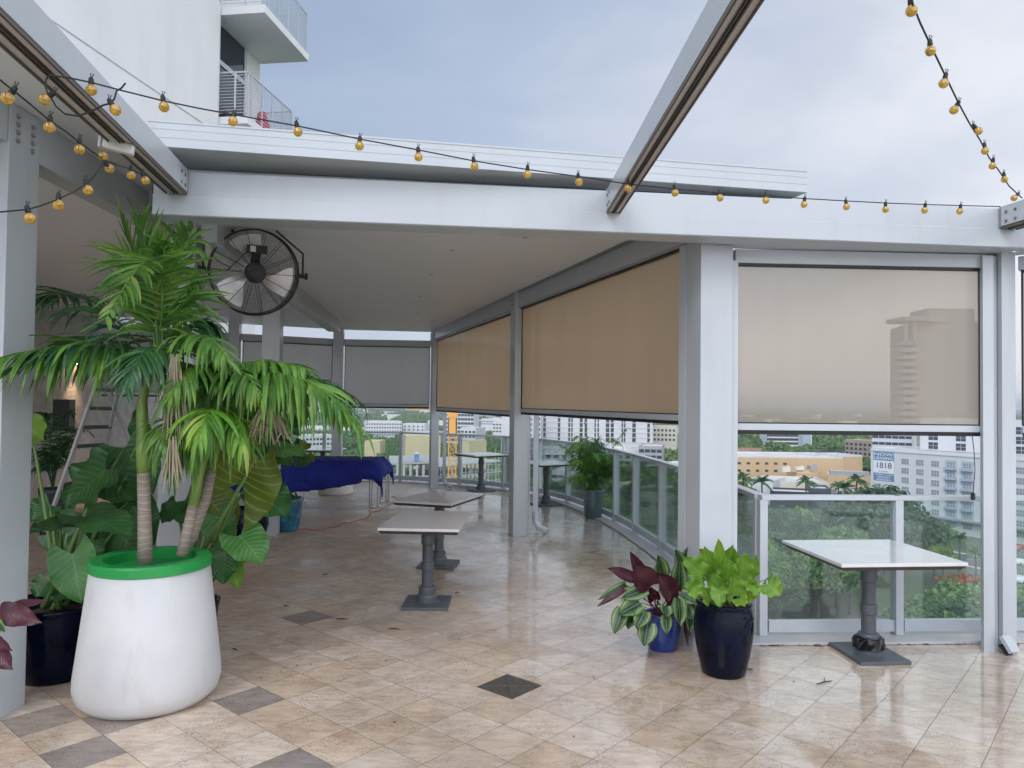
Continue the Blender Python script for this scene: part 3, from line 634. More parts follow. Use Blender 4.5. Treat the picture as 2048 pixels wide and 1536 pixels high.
# ================================================================= BALUSTRADE
def railing(pts, label, closed_post0=True, postsz=(.055, .09)):
    t_ = thing('glass_railing', label, 'railing', (pts[0][0], pts[0][1], .022), 'glass railings round the terrace')
    top = 1.10
    m_ = MB()
    for A, B_ in zip(pts[:-1], pts[1:]):
        d = (Vector(B_)-Vector(A)).normalized()
        m_.bar((A[0]-d.x*.015, A[1]-d.y*.015, top-.018), (B_[0]+d.x*.015, B_[1]+d.y*.015, top-.018), .085, .036)
    m_.build('top_rail', WHITE, t_, bevel=.003)
    for A, B_ in zip(pts[:-1], pts[1:]):
        a, b = Vector(A), Vector(B_); d = (b-a).normalized(); n_ = Vector((-d.y, d.x))
        a2, b2 = a+d*.05, b-d*.03
        m_ = MB(); m_.prism([tuple(a2-n_*.005), tuple(b2-n_*.005), tuple(b2+n_*.005), tuple(a2+n_*.005)], .13, top-.036); m_.build('glass_panel', GLASS, t_)
        m_ = MB(); m_.prism([tuple(a2-n_*.024), tuple(b2-n_*.024), tuple(b2+n_*.024), tuple(a2+n_*.024)], .045, .135); m_.build('bottom_rail', WHITE, t_, bevel=.003)
    for i, A in enumerate(pts):
        d = (Vector(pts[min(i+1, len(pts)-1)])-Vector(pts[max(i-1, 0)])).normalized()
        m_ = MB(); m_.prism(rot(A, .062, .085, math.atan2(d.y, d.x)), .0225, top-.036)
        m_.build('post', WHITE, t_, bevel=.003)
    return t_
railing([(1.95, 5.80), (3.03, 5.865), (4.15, 5.935), (4.9, 5.2), (5.75, 4.35)], 'short straight glass railing behind the white-topped table in the corner bay')
railing([(1.95, 5.86)]+RAIL[1:8], 'glass railing bending away on the right beside the potted areca palm')
railing(RAIL[8:], 'glass railing curving across the back of the terrace')
mb = MB(); a, b = RAIL[7], RAIL[8]
d = (Vector(b)-Vector(a)).normalized(); n_ = Vector((-d.y, d.x))
rl = [o_ for o_ in bpy.data.objects if o_.name.startswith('glass_railing')][1]
mb.bar((a[0], a[1], 1.082), (b[0], b[1], 1.082), .085, .036); mb.build('top_rail', WHITE, rl)
mb = MB(); mb.prism([tuple(Vector(a)+d*.05-n_*.005), tuple(Vector(b)-d*.05-n_*.005), tuple(Vector(b)-d*.05+n_*.005), tuple(Vector(a)+d*.05+n_*.005)], .13, 1.064); mb.build('glass_panel', GLASS, rl)
mb = MB(); mb.prism([tuple(Vector(a)+d*.05-n_*.024), tuple(Vector(b)-d*.05-n_*.024), tuple(Vector(b)-d*.05+n_*.024), tuple(Vector(a)+d*.05+n_*.024)], .045, .135); mb.build('bottom_rail', WHITE, rl)

# ================================================================= HOTEL TOWER (left) WITH BALCONIES
ht = thing('hotel_building', 'tall white building on the left with balconies and a recessed window', 'building', (-7.3, 17.5, 0))
hd = Vector((.137, 1)).normalized(); hn = Vector((hd.y, -hd.x))       # along, outward (+x)
Hc = Vector((-7.02, 17.5))                                           # corner where the recess starts
def hp(s_, o_=0): v = Hc+hd*s_+hn*o_; return (v.x, v.y)
mb = MB(); mb.prism([hp(0), hp(-24), hp(-24, -8), hp(0, -8)], -40, 34); wl = mb.build('wall', WHITE2, ht)
mb = MB(); mb.prism([hp(.001, -.28), hp(2.55, -.28), hp(2.55, -8), hp(.001, -8)], -40, 34)
mb.build('wall', WHITE2, ht)
mb = MB()
for z_ in (8.05, 11.2): mb.prism([hp(-.01, .012), hp(-23, .012), hp(-23, .0), hp(-.01, .0)], z_, z_+.02)
mb.prism([hp(-.02, .004), hp(-.035, .004), hp(-.035, 0), hp(-.02, 0)], 3.6, 33)
sub(mb, 'joint', pmat('joint_grey', (.45, .46, .47), .8), wl)
for zb, zt, ow in ((8.30, 8.48, .70), (10.93, 11.12, 1.08), (14.2, 14.38, .70)):
    bl = MB(); bl.prism([hp(.04, -.28), hp(2.6, -.28), hp(2.6, ow), hp(.04, ow)], zb, zt)
    s_ = bl.build('balcony', WHITE2, ht); o_ = ow-.05
    m_ = MB()
    for h_ in [.10+.075*i for i in range(14)]:
        r_ = .009 if h_ < 1.0 else .024
        m_.tube([hp(.08, -.2)+(zt+h_,), hp(.08, o_)+(zt+h_,), hp(2.55, o_)+(zt+h_,), hp(2.55, -.2)+(zt+h_,)], r_, 5)
    for q in [(.08, o_*.55), (.14, o_), (.30, o_), (.85, o_), (1.4, o_), (2.0, o_), (2.55, o_)]:
        a_ = hp(*q); m_.bar(a_+(zt-.02,), a_+(zt+1.09,), .035, .035, Vector((0, 1, 0)))
    sub(m_, 'balustrade', WHITE, s_)
m_ = MB(); m_.prism([hp(.10, -.25), hp(1.62, -.25), hp(1.62, -.279), hp(.10, -.279)], 8.5, 10.9)
wd = m_.build('window', pmat('dark_window', (.02, .025, .04), .08), ht)
m_ = MB()
for s0, s1, z0, z1 in ((.03, .10, 8.5, 10.92), (1.62, 1.70, 8.5, 10.92), (.10, 1.62, 9.92, 10.04)): m_.prism([hp(s0, -.22), hp(s1, -.22), hp(s1, -.279), hp(s0, -.279)], z0, z1)
sub(m_, 'frame', WHITE, wd)
mb = MB(); c = Vector(hp(1.55, .30)); mb.tube([(c.x, c.y, 8.5), (c.x+.02, c.y, 8.75), (c.x, c.y, 9.15)], [.16, .20, .1], 12)
single(mb, 'folded_umbrella', RED, 'pink red folded umbrella cover on the lower left balcony', 'umbrella', (c.x, c.y, 8.49))
# stone cladding of the building under the canopy
mb = MB(); mb.prism([hp(-.4, .03), hp(-20, .03), hp(-20, .002), hp(-.4, .002)], 0, 3.24); mb.build('stone_cladding', STONEW, ht)
# sconce
sp_ = at(145, 728, 12.9); Hs = hp((12.9-17.5)/hd.y, .05)
t = thing('wall_sconce', 'small lit wall lamp washing the stone wall behind the ladder', 'lamp', (Hs[0], Hs[1], sp_.z))
mb = MB(); mb.box((Hs[0]+.08, Hs[1], sp_.z+.06), (.13, .16, .1), .13); mb.build('shade', BLACK, t)
em = bpy.data.materials.new('lamp_glow'); em.use_nodes = True; em.node_tree.nodes['Principled BSDF'].inputs['Emission Color'].default_value = (1, .62, .3, 1); em.node_tree.nodes['Principled BSDF'].inputs['Emission Strength'].default_value = 25
mb = MB(); mb.box((Hs[0]+.08, Hs[1], sp_.z+.006), (.09, .1, .004), .13); mb.build('lens', em, t)
ld = bpy.data.lights.new('sconce', 'SPOT'); ld.energy = 38; ld.color = (1, .62, .35); ld.spot_size = 1.0; ld.spot_blend = .8; ld.shadow_soft_size = .03
lo = bpy.data.objects.new('sconce_light', ld); sc.collection.objects.link(lo); lo.parent = t; lo.location = (.12, 0, -.0)
# ================================================================= TABLES
TOPW = pmat('table_top_white', (.60, .59, .58), .18, var=.06, vs=3, coat=.4)
TOPG = pmat('table_top_grey', (.56, .54, .54), .3, var=.08, vs=3, coat=.2)
def table(cx, cy, w_, d_, rz, label, mat, bag=False, bw=.4, bd=.43, brz=None):
    t_ = thing('pedestal_table', label, 'table', (cx, cy, 0), 'pedestal tables on the terrace')
    brz = rz if brz is None else brz; h = .75
    m_ = MB(); m_.box((cx, cy, h-.012), (w_, d_, .024), rz); m_.build('tabletop', mat, t_, bevel=.004)
    m_ = MB()
    co, si = math.cos(rz), math.sin(rz)
    def ring(s_, z_): return [(cx+co*a-si*b, cy+si*a+co*b, z_) for a, b in ((-w_/2*s_, -d_/2*s_), (w_/2*s_, -d_/2*s_), (w_/2*s_, d_/2*s_), (-w_/2*s_, d_/2*s_))]
    m_.add(ring(.985, h-.0245)+ring(.93, h-.052), [(0, 1, 2, 3), (4, 7, 6, 5)]+[(i, 4+i, 4+(i+1) % 4, (i+1) % 4) for i in range(4)])
    m_.build('apron', pmat('apron_dark', (.055, .05, .05), .6), t_)
    m_ = MB()
    m_.lathe([(.05, h-.053), (.05, .62), (.055, .615), (.058, .60), (.058, .535), (.053, .53), (.048, .525), (.048, .375), (.055, .37), (.057, .355), (.057, .30), (.052, .295), (.05, .29), (.05, .165), (.07, .16), (.075, .15), (.075, .10), (.085, .09), (.09, .075), (.09, .035), (.11, .026)][::-1], (cx, cy, 0), 28)
    m_.build('pedestal', IRON, t_, smooth=False)
    m_ = MB(); m_.box((cx, cy, .013), (bw, bd, .026), brz); m_.build('base_plate', IRON, t_, bevel=.004)
    if bag:
        m_ = MB(); m_.lathe([(.088, .05), (.104, .055), (.106, .1), (.098, .13), (.086, .135)], (cx, cy, 0), 24)
        for i, v in enumerate(m_.v): m_.v[i] = (v[0]+.006*math.sin(i*2.1), v[1]+.006*math.cos(i*1.7), v[2]+.006*math.sin(i*1.3) if v[2] > .07 else v[2])
        m_.build('plastic_wrap', pmat('black_plastic', (.008, .008, .01), .15), t_)
    return t_
table(2.60, 5.43, .90, .86, .10, 'pedestal table with glossy white top in the right corner bay', TOPW, True, .37, .44, .09)
table(-.73, 6.64, .68, 1.02, -.05, 'nearest grey topped pedestal table in the middle of the floor', TOPG, brz=-.0)
table(-.78, 8.20, .68, .95, -.32, 'grey topped pedestal table turned at an angle just behind the nearest one', TOPG, brz=-.1)
table(-.60, 15.0, .80, .80, .62, 'pale square pedestal table at the back near the yellow crane', TOPW, brz=.6)
table(.62, 13.1, .80, .80, .55, 'pedestal table beside the potted areca palm', TOPW, brz=.5)
table(-4.0, 15.85, .85, .75, .0, 'white topped table at the back behind the blue cloth', TOPW)
table(3.85, 4.10, .80, .8, .35, 'pedestal table whose corner pokes in at the lower right edge', TOPG, brz=.3)

# blue cloth over a long table on chrome legs
t = thing('folding_table', 'long folding table with chrome tube legs under the blue cloth', 'table', (-3.6, 12.8, 0))
mb = MB(); mb.prism([(-5.7, 12.2), (-2.25, 12.35), (-2.2, 13.25), (-5.7, 13.3)], .74, .775); mb.build('tabletop', CONC, t)
for x_, y_ in ((-2.30, 12.42), (-2.22, 12.50), (-2.28, 13.10), (-2.19, 13.16), (-2.35, 12.47), (-2.16, 13.22), (-3.78, 12.35), (-3.7, 12.45), (-3.62, 13.1), (-5.5, 12.5)):
    mb = MB(); mb.tube([(x_, y_, .74), (x_, y_, .012)], .017, 8); mb.tube([(x_, y_-.0, .016), (x_+.02, y_+.09, .016)], .014, 8); mb.build('leg', CHROME, t)
mb = MB(); rnd = random.Random(5)
nx, nl = 90, 30; path = [(12.18, 0, .50), (12.13, 0, .60), (12.15, 0, .72), (12.2, 0, .80), (12.5, 0, .815), (12.9, 0, .815), (13.25, 0, .80), (13.33, 0, .7), (13.35, 0, .55)]
vs = []; fs = []
for i in range(nx+1):
    x_ = -5.9+3.78*i/nx
    for j in range(nl+1):
        f_ = j/nl*(len(path)-1); a_ = int(min(f_, len(path)-2)); k_ = f_-a_
        y_ = path[a_][0]*(1-k_)+path[a_+1][0]*k_; z_ = path[a_][2]*(1-k_)+path[a_+1][2]*k_
        z_ += .004*math.sin(x_*23+j)+rnd.uniform(-.007, .007)
        y_ += .012*math.sin(x_*9+j*.2)+rnd.uniform(-.006, .006)
        if j < 8 and x_ < -2.45:  z_ -= (.22*(1-((x_+4.1)/1.8)**2)+.02)*(1-j/8)**1
        if i > nx-3: z_ -= .04*(i-nx+3)
        vs.append((x_+(.02*math.sin(j)), y_, z_))
fs = [(i*(nl+1)+j, (i+1)*(nl+1)+j, (i+1)*(nl+1)+j+1, i*(nl+1)+j+1) for i in range(nx) for j in range(nl)]
b = len(vs)
for j in range(nl+1):                     # right end hangs down
    for d_ in (.05, .16): vs.append((-2.10+.01*math.sin(j*2), vs[nx*(nl+1)+j][1], vs[nx*(nl+1)+j][2]-d_-.02*math.sin(j*1.4)))
for j in range(nl):
    fs += [(nx*(nl+1)+j, b+2*j, b+2*j+2, nx*(nl+1)+j+1), (b+2*j, b+2*j+1, b+2*j+3, b+2*j+2)]
mb.add(vs, fs)
cl = single(mb, 'tablecloth', pmat('royal_blue_velvet', (.006, .018, .24), .8, var=.35, vs=20, bump=.5, bs=60), 'crumpled royal blue cloth thrown over the long table', 'tablecloth', (-3.6, 12.8, .8), smooth=True)
m_ = cl.modifiers.new('s', 'SOLIDIFY'); m_.thickness = .012
mb = MB(); mb.lathe([(.0, .0), (.30, .0), (.33, .03), (.31, .14), (.24, .3), (.2, .34), (0, .34)], (-3.35, 14.3, .0), 36)
single(mb, 'round_base', WHITE2, 'round white base standing under the blue covered table', 'base', (-3.35, 14.3, 0), smooth=True)

# extension cord
pts = [onz(*p) for p in ((592, 1060), (640, 1060), (668, 1055), (690, 1046), (728, 1040), (745, 1026), (770, 1016), (796, 998), (782, 992))]
full = []
for i in range(len(pts)-1):
    for k_ in range(6):
        q = pts[i].lerp(pts[i+1], k_/6); full.append((q.x+.02*math.sin(i*6+k_), q.y+.05*math.sin((i*6+k_)*.9), .006))
mb = MB(); mb.tube(full, .006, 6)
single(mb, 'extension_cord', CORD, 'orange extension cord lying on the tiles by the teal pot', 'cord', (-2.6, 10.5, 0))
rnd = random.Random(9)
spec = [(684, 1239, .05), (789, 1259, .05), (572, 1213, .03), (1649, 1366, .07), (470, 1300, .03), (915, 1186, .02), (650, 1150, .03), (1500, 1340, .02)]
t_labels = ['thin dry twig beside the dark tile left of the middle tables', 'thin dry twig nearest the drain on its left', 'small dry leaf scrap on the tiles right of the big planter', 'forked dry twig lying on the wet tiles in front of the right table', 'tiny dry scrap close to the white planter', 'tiny dark crumb by the front table base', 'small dry scrap out in the middle left of the floor', 'small dark scrap right of the tall navy pot']
for (px, py, s_), lb in zip(spec, t_labels):
    q = onz(px, py); a_ = rnd.uniform(-.6, .6); mb = MB()
    d_ = Vector((math.cos(a_), math.sin(a_), 0))*s_
    mb.tube([q-d_+Vector((0, 0, .004)), q+Vector((0, 0, .008)), q+d_+Vector((0, 0, .004))], [.003, .005, .002], 6)
    if s_ > .06: mb.tube([q+Vector((0, 0, .006)), q+Vector((.02, .05, .015))], [.003, .002], 5)
    single(mb, 'twig', TWIG, lb, 'twig', (q.x, q.y, 0), 'dry twigs and scraps on the floor')

# ================================================================= FAN
fc = at(509, 545, 6.4); fr_ = .365
t = thing('wall_fan', 'black industrial drum fan with wire guard hanging under the pergola roof', 'fan', (fc.x, fc.y, 3.26))
ax = (Vector((.42, -.89, -.20))).normalized(); X = ax.cross(Vector((0, 0, 1))).normalized()*-1; Yv = ax.cross(X).normalized()
if Yv.z < 0: Yv = -Yv
def fp(r_, a_, z_): return fc+X*(r_*math.cos(a_))+Yv*(r_*math.sin(a_))+ax*z_
mb = MB()
def circ(r_, z_, w_, n=56): mb.tube([fp(r_, 2*PI*k/n, z_) for k in range(n+1)], w_, 5, False)
def dome(r_): return .045+.055*(1-(r_/fr_)**2)
for k in range(30):
    r_ = .085+k*(fr_-.085)/29.0; circ(r_, dome(r_), .0010)
for k in range(14): mb.tube([fp(.08+(fr_-.08)*i/6, 2*PI*k/14, dome(.08+(fr_-.08)*i/6)) for i in range(7)], .0026, 5)
mb.build('front_guard', BLACK, t)
mb = MB()
for k in range(13): circ(.10+k*(fr_-.10)/12, -.12-.03*(1-k/12), .0009)
for k in range(14): mb.tube([fp(.08, 2*PI*k/14, -.15), fp(fr_, 2*PI*k/14, -.12)], .0024, 5)
mb.build('rear_guard', BLACK, t)
mb = MB(); circ(fr_, .045, .008); circ(fr_, -.12, .006); circ(fr_, -.04, .004)
mb.build('rim', BLACK, t)
mb = MB(); mb.lathe([(0, .10), (.03, .10), (.032, .092), (.05, .092), (.085, .085), (.09, .06), (.085, .055), (0, .055)][::-1], fc, 32, ax); mb.build('hub_badge', BLACK, t)
mb = MB(); mb.lathe([(0, -.2), (.06, -.2), (.07, -.12), (.07, -.03), (0, -.03)], fc, 24, ax); mb.build('motor', BLACK, t)
ALU = pmat('fan_blade_aluminium', (.88, .88, .89), .34, metal=.75, var=.03)
for k in range(3):
    a0 = math.radians(-140+120*k)-.55; m_ = MB(); vs = []; n = 12
    for j in range(9):
        r_ = .06+(.325-.06)*j/8; wd_ = .35+.75*(j/8)**.6-.25*(j/8)**4
        for i in range(n+1):
            a_ = a0+wd_*(i/n)+.25*(j/8); vs.append(fp(r_, a_, .0+.045*(i/n-.5)*(1-.4*j/8)-.02))
    m_.add(vs, [(j*(n+1)+i, j*(n+1)+i+1, (j+1)*(n+1)+i+1, (j+1)*(n+1)+i) for j in range(8) for i in range(n)])
    m_.build('blade', ALU, t, smooth=True)
mb = MB()
c_ = fp(.2, PI/2+.0, .10); mb.bar(c_-X*.085, c_+X*.085, .05, .07, Yv); jb = mb.build('switch_box', BLACK, t, bevel=.006)
mb = MB(); c2 = fp(.205, PI/2+.16, .128); mb.bar(c2-X*.022, c2+X*.022, .006, .05, Yv); sub(mb, 'sticker', pmat('white_label', (.7, .72, .75), .5), jb)
mb = MB(); mb.bar(fp(.08, PI/2, .03), fp(.2, PI/2, .07), .075, .02, ax); mb.build('bracket_plate', BLACK, t)
for s_ in (-1, 1):
    pz_ = fp(fr_+.03, 0 if s_ > 0 else PI, -.03)
    sd_ = X*s_
    mb = MB(); topz = Vector((fc.x+(.17 if s_ > 0 else -.20), 6.43, 3.258))
    el = pz_+Vector((0, 0, .20))+sd_*.015
    mb.tube([pz_, pz_+Vector((0, 0, .02))+sd_*.015, el, topz], .0095, 8); mb.build('yoke_arm', BLACK, t)
    mb = MB(); mb.lathe([(.02, -.03), (.02, .025), (.012, .03), (.03, .035), (.03, .055), (0, .055)], pz_, 12, sd_); mb.build('knob', BLACK, t)
mb = MB(); cq = fp(.2, PI/2+.3, .09); mb.tube(bez(cq, cq+X*-.25+Vector((0, -.05, -.3)), fp(.2, PI*.95, .09), 10)+bez(fp(.2, PI*.95, .09), fp(.36, PI*.93, .1), Vector((fc.x-.36, 6.4, 3.05)), 8), .004, 6)
ca = Vector((fc.x-.20, 6.43, 3.25)); cpst = Vector((-2.80, 6.22, 3.18))
mb.tube(bez(ca, ca.lerp(cpst, .5)+Vector((0, 0, -.05)), at(388, 482, 6.2), 12), .006, 6)
mb.tube(bez(at(388, 482, 6.2), at(360, 480, 6.2), at(322, 440, 6.1), 8), .006, 6); mb.build('power_cable', BLACK, t)

# ================================================================= STRING LIGHTS
def string(name_label, wire, bulbs, wr=.0035, r0=.0215):
    t_ = thing('string_light', name_label, 'string lights', tuple(at(*wire[0][0])), 'string lights of amber globe bulbs')
    m_ = MB()
    for w_ in wire: m_.tube([at(*p_) for p_ in w_], wr, 6)
    m_.build('cable', RUBBER, t_)
    for (px, py, Y, sx, sy) in bulbs:         # bulb centre, direction towards the wire
        c_ = at(px, py, Y); d_ = (RT*sx+UP*sy+FW*random.uniform(-.2, .2)).normalized()
        m_ = MB(); m_.lathe([(0, -1), (.5, -.88), (.85, -.55), (1, -.1), (.98, .2), (.8, .6), (.5, .85), (.42, .95)] if False else [(0, -r0), (r0*.5, -r0*.88), (r0*.85, -r0*.55), (r0, -r0*.1), (r0*.98, r0*.2), (r0*.8, r0*.62), (r0*.5, r0*.9), (r0*.42, r0*1.0)], c_, 18, d_)
        b_ = m_.build('bulb', AMBER, t_, smooth=True)
        m_ = MB(); m_.lathe([(r0*.48, r0*.92), (r0*.5, r0*1.3), (r0*.42, r0*2.1), (r0*.3, r0*2.3), (0, r0*2.3)], c_, 12, d_)
        q = c_+d_*r0*2.2; m_.tube([q, q+UP*r0*.7+RT*r0*.5, q+UP*r0*.9-RT*.1*r0, q], r0*.09, 5)
        m_.build('socket', RUBBER, t_)
    return t_
def dl(x): return 2.80+(x-95)/1905*2.35
mainw = [(95, 150), (140, 156), (183, 165), (240, 180), (328, 202), (400, 217), (466, 229), (596, 252), (719, 278), (837, 300), (949, 322), (1055, 339), (1158, 353), (1256, 368), (1350, 378), (1440, 386), (1532, 391), (1608, 397), (1693, 402), (1771, 406), (1849, 409), (1919, 411), (2000, 413)]
bm = [(183, 180), (328, 214), (466, 243), (596, 264), (719, 292), (837, 314), (949, 333), (1055, 349), (1158, 364), (1256, 377), (1350, 386), (1440, 396), (1532, 401), (1608, 409), (1693, 414), (1771, 419), (1849, 421), (1919, 423)]
loop = [[(x, y, dl(x)) for x, y in mainw],
        [(x, y, 2.80+(x-90)/2000) for x, y in ((100, 148), (92, 160), (91, 175), (97, 190), (104, 198), (112, 213), (130, 228), (155, 232), (180, 224), (205, 211), (222, 206), (229, 197), (233, 182), (243, 176), (251, 166))]]
string('long string of amber bulbs sagging across the whole front beam', loop, [(x, y, dl(x), random.uniform(-.15, .15), 1) for x, y in bm]+[(89, 199, 2.78, .7, .55), (231, 220, 2.86, -.5, .8)])
rw = [(1806, -40, 2.6), (1822, 0, 2.7), (1840, 45, 2.85), (1862, 92, 3.05), (1890, 150, 3.3), (1918, 208, 3.6), (1938, 245, 3.85), (1960, 280, 4.15), (1978, 315, 4.45), (1997, 340, 4.7), (2018, 372, 4.95), (2044, 396, 5.15)]
string('string of amber bulbs climbing steeply out of the upper right corner', [rw], [(1823, 22, 2.75, -.15, 1), (1861, 102, 3.05, -.05, 1), (1887, 167, 3.3, .25, 1), (1908, 220, 3.6, .5, .9), (1957, 262, 4.0, -.6, .8), (1970, 302, 4.25, -.05, 1), (1985, 332, 4.5, .05, 1), (2009, 359, 4.8, -.1, 1), (2028, 396, 5.0, .7, .7)], .004)
lw_ = [(-20, 148, 2.3), (0, 160, 2.35), (28, 182, 2.5), (60, 208, 2.65), (98, 240, 2.9), (130, 262, 3.05), (160, 285, 3.2), (205, 318, 3.45), (240, 332, 3.6), (262, 338, 3.7), (285, 350, 3.85)]
lb_ = [(210, 322, 3.45), (190, 350, 3.4), (172, 368, 3.3), (145, 385, 3.15), (115, 399, 3.05), (80, 412, 2.9), (55, 419, 2.8), (0, 424, 2.6), (-30, 422, 2.5)]
string('forked string of amber bulbs in front of the upper left column', [lw_, lb_], [(15, 197, 2.5, .5, .9), (99, 255, 2.9, .0, 1), (159, 299, 3.2, .05, 1), (206, 312, 3.45, .3, -1), (219, 337, 3.5, -.5, .9), (262, 351, 3.7, .0, 1), (291, 361, 3.85, -.5, 1), (176, 380, 3.3, -.2, 1), (117, 410, 3.05, 0, 1), (60, 437, 2.8, -.15, 1)], .0032)
# ================================================================= POTS AND PLANTS
def pot(name, prof, c, mat, label, rimr, soilz, group='glazed plant pots'):
    t_ = thing(name, label, 'plant pot', (c[0], c[1], 0), group)
    m_ = MB(); m_.lathe(prof, (c[0], c[1], 0), 48); m_.build('body', mat, t_, smooth=True)
    m_ = MB(); m_.lathe([(0, soilz-.01), (rimr, soilz-.01), (rimr, soilz), (0, soilz+.01)], (c[0], c[1], 0), 32); m_.build('soil', SOIL, t_, smooth=False)
    return t_
PC = (-2.16, 4.515)
t = thing('planter', 'large white tapering planter with a bright green rim holding the palm', 'planter', (PC[0], PC[1], 0))
mb = MB(); mb.lathe([(0, .0), (.30, .0), (.35, .012), (.388, .05), (.405, .11), (.404, .17), (.330, .789), (.295, .789), (.295, .6)], (PC[0], PC[1], 0), 72); mb.build('body', PLANTER, t, smooth=True)
mb = MB(); mb.lathe([(.331, .780), (.339, .786), (.339, .830), (.329, .843), (.264, .843), (.256, .835), (.256, .75), (.31, .75)], (PC[0], PC[1], 0), 72); mb.build('rim', GREENR, t, smooth=False)
mb = MB(); mb.lathe([(0, .74), (.31, .735), (.31, .72), (0, .72)][::-1], (PC[0], PC[1], 0), 32); mb.build('soil_cover', pmat('grey_cover', (.3, .31, .32), .6), t)
tall = [(0, .0), (.135, .0), (.145, .012), (.175, .14), (.196, .28), (.198, .36), (.185, .43), (.172, .452), (.182, .462), (.184, .475), (.174, .482), (.158, .475), (.155, .40)]
pot('plant_pot', tall, (1.44, 5.04), NAVY, 'tall dark navy glazed pot at the foot of the corner column', .155, .43)
pot('plant_pot', [(0, 0), (.095, 0), (.105, .01), (.125, .12), (.137, .21), (.132, .245), (.138, .262), (.128, .266), (.118, .25), (.118, .2)], (1.13, 5.52), BLUEG, 'small cobalt blue pot with the calathea beside the tall navy pot', .118, .235)
pot('plant_pot', [(r_*1.0, z_*1.12) for r_, z_ in [(0, 0), (.20, 0), (.215, .012), (.255, .14), (.285, .28), (.305, .38), (.305, .40), (.318, .41), (.318, .425), (.295, .43), (.28, .36)]], (-2.93, 4.86), NAVY, 'wide navy pot between the left column and the white planter', .28, .40)
pot('plant_pot', [(0, 0), (.125, 0), (.132, .01), (.15, .2), (.16, .40), (.168, .43), (.168, .45), (.155, .45), (.148, .4)], (1.29, 11.68), GREYT, 'grey teal cylindrical pot by the curved glass railing', .148, .41)
pot('plant_pot', [(0, 0), (.16, 0), (.17, .01), (.20, .2), (.218, .40), (.225, .44), (.21, .45), (.2, .4)], (-3.08, 10.27), TEALG, 'streaky teal blue pot standing near the blue covered table', .2, .41)
pot('plant_pot', [(0, 0), (.13, 0), (.14, .01), (.2, .15), (.235, .30), (.225, .42), (.19, .47), (.2, .49), (.18, .49), (.17, .4)], (-3.15, 9.0), NAVY, 'round shouldered dark navy pot half hidden behind the big olive leaf', .17, .44)
pot('plant_pot', [(0, 0), (.16, 0), (.19, .3), (.2, .34), (.18, .34), (.18, .3)], (-2.30, 5.42), NAVY, 'dark pot hidden behind the white planter', .18, .3)
pot('plant_pot', [(0, 0), (.14, 0), (.17, .5), (.18, .55), (.16, .55), (.16, .5)], (-6.25, 10.2), pmat('dark_grey_pot', (.05, .055, .065), .5), 'narrow dark grey pot with the dark palm by the stone wall', .16, .5)

# ---- palm fronds
def frond(parent, b0, b1, b2, n, ll, lw, mat, rnd, spread=.85, droop=.5, t0=.08, name='frond', two=True, curl=1.0, upv=None, rr_=.007):
    m_ = MB(); path = bez(b0, b1, b2, 24)
    m_.tube(path, [rr_*(1-.8*i/24)+.0012 for i in range(25)], 5)
    fr_ = n
    for i in range(fr_):
        t_ = t0+(1-t0)*(i+.5)/fr_; fi = t_*24; a_ = int(min(fi, 23)); k_ = fi-a_
        p_ = path[a_].lerp(path[a_+1], k_); tg = (path[a_+1]-path[a_]).normalized()
        up_ = (upv or Vector((0, 0, 1))); sd_ = tg.cross(up_)
        if sd_.length < .15: sd_ = tg.cross(Vector((.3, -1, .1)))
        sd_.normalize(); nn = sd_.cross(tg).normalized()
        prof = math.sin(PI*min(1, .18+t_*.82)**.8)**.6 if t_ < .98 else .45
        for s_ in (-1, 1):
            if rnd.random() < .08: continue
            L_ = ll*prof*rnd.uniform(.68, 1.12); fw = .35+.75*t_
            d = (sd_*s_*spread*rnd.uniform(.9, 1.1)+tg*fw+nn*rnd.uniform(.05, .35)).normalized()
            q = p_.copy(); pts = [q]; seg = 6; dr = droop*rnd.uniform(.25, 2.0)*(2.2 if rnd.random() < .08 else 1)
            for k2 in range(seg):
                d = (d+Vector((0, 0, -1))*dr*.17*(1+k2*.35*curl)).normalized(); q = q+d*L_/seg; pts.append(q)
            wv = (nn.cross(d)); wv = wv.normalized() if wv.length > .1 else tg
            tw = rnd.uniform(-.5, .5)
            vs = []
            for k2, pp in enumerate(pts):
                w_ = lw*(.35, .9, 1, .95, .8, .5, .06)[k2]*.5
                dd = (pts[min(k2+1, seg)]-pts[max(k2-1, 0)]).normalized()
                c_ = dd.cross(nn); c_ = c_.normalized() if c_.length > .05 else wv
                c_ = (c_*math.cos(tw)+dd.cross(c_)*math.sin(tw)).normalized(); fo = dd.cross(c_)*w_*.35
                vs += [pp-c_*w_+fo, pp, pp+c_*w_+fo]
            m_.add(vs, [(3*k2, 3*k2+3, 3*k2+4, 3*k2+1) for k2 in range(seg)]+[(3*k2+1, 3*k2+4, 3*k2+5, 3*k2+2) for k2 in range(seg)])
    return m_.build(name, mat, parent)
rnd = random.Random(21)
pl = thing('palm_tree', 'bushy green palm with ringed trunks growing in the white planter', 'palm', (PC[0], PC[1], .735))
RING = bpy.data.materials.new('ringed_trunk'); RING.use_nodes = True
_t = RING.node_tree; _p = _t.nodes['Principled BSDF']; _c = _t.nodes.new('ShaderNodeTexCoord'); _s = _t.nodes.new('ShaderNodeSeparateXYZ'); _t.links.new(_c.outputs['Object'], _s.inputs[0])
_n = _t.nodes.new('ShaderNodeTexNoise'); _n.inputs['Scale'].default_value = 9; _t.links.new(_c.outputs['Object'], _n.inputs['Vector'])
_z = M('ADD', M('MULTIPLY', _s.outputs[2], 24, None, _t), M('MULTIPLY', _n.outputs[0], 1.6, None, _t), None, _t)
_r = _t.nodes.new('ShaderNodeValToRGB'); _t.links.new(M('FRACT', _z, None, None, _t), _r.inputs[0])
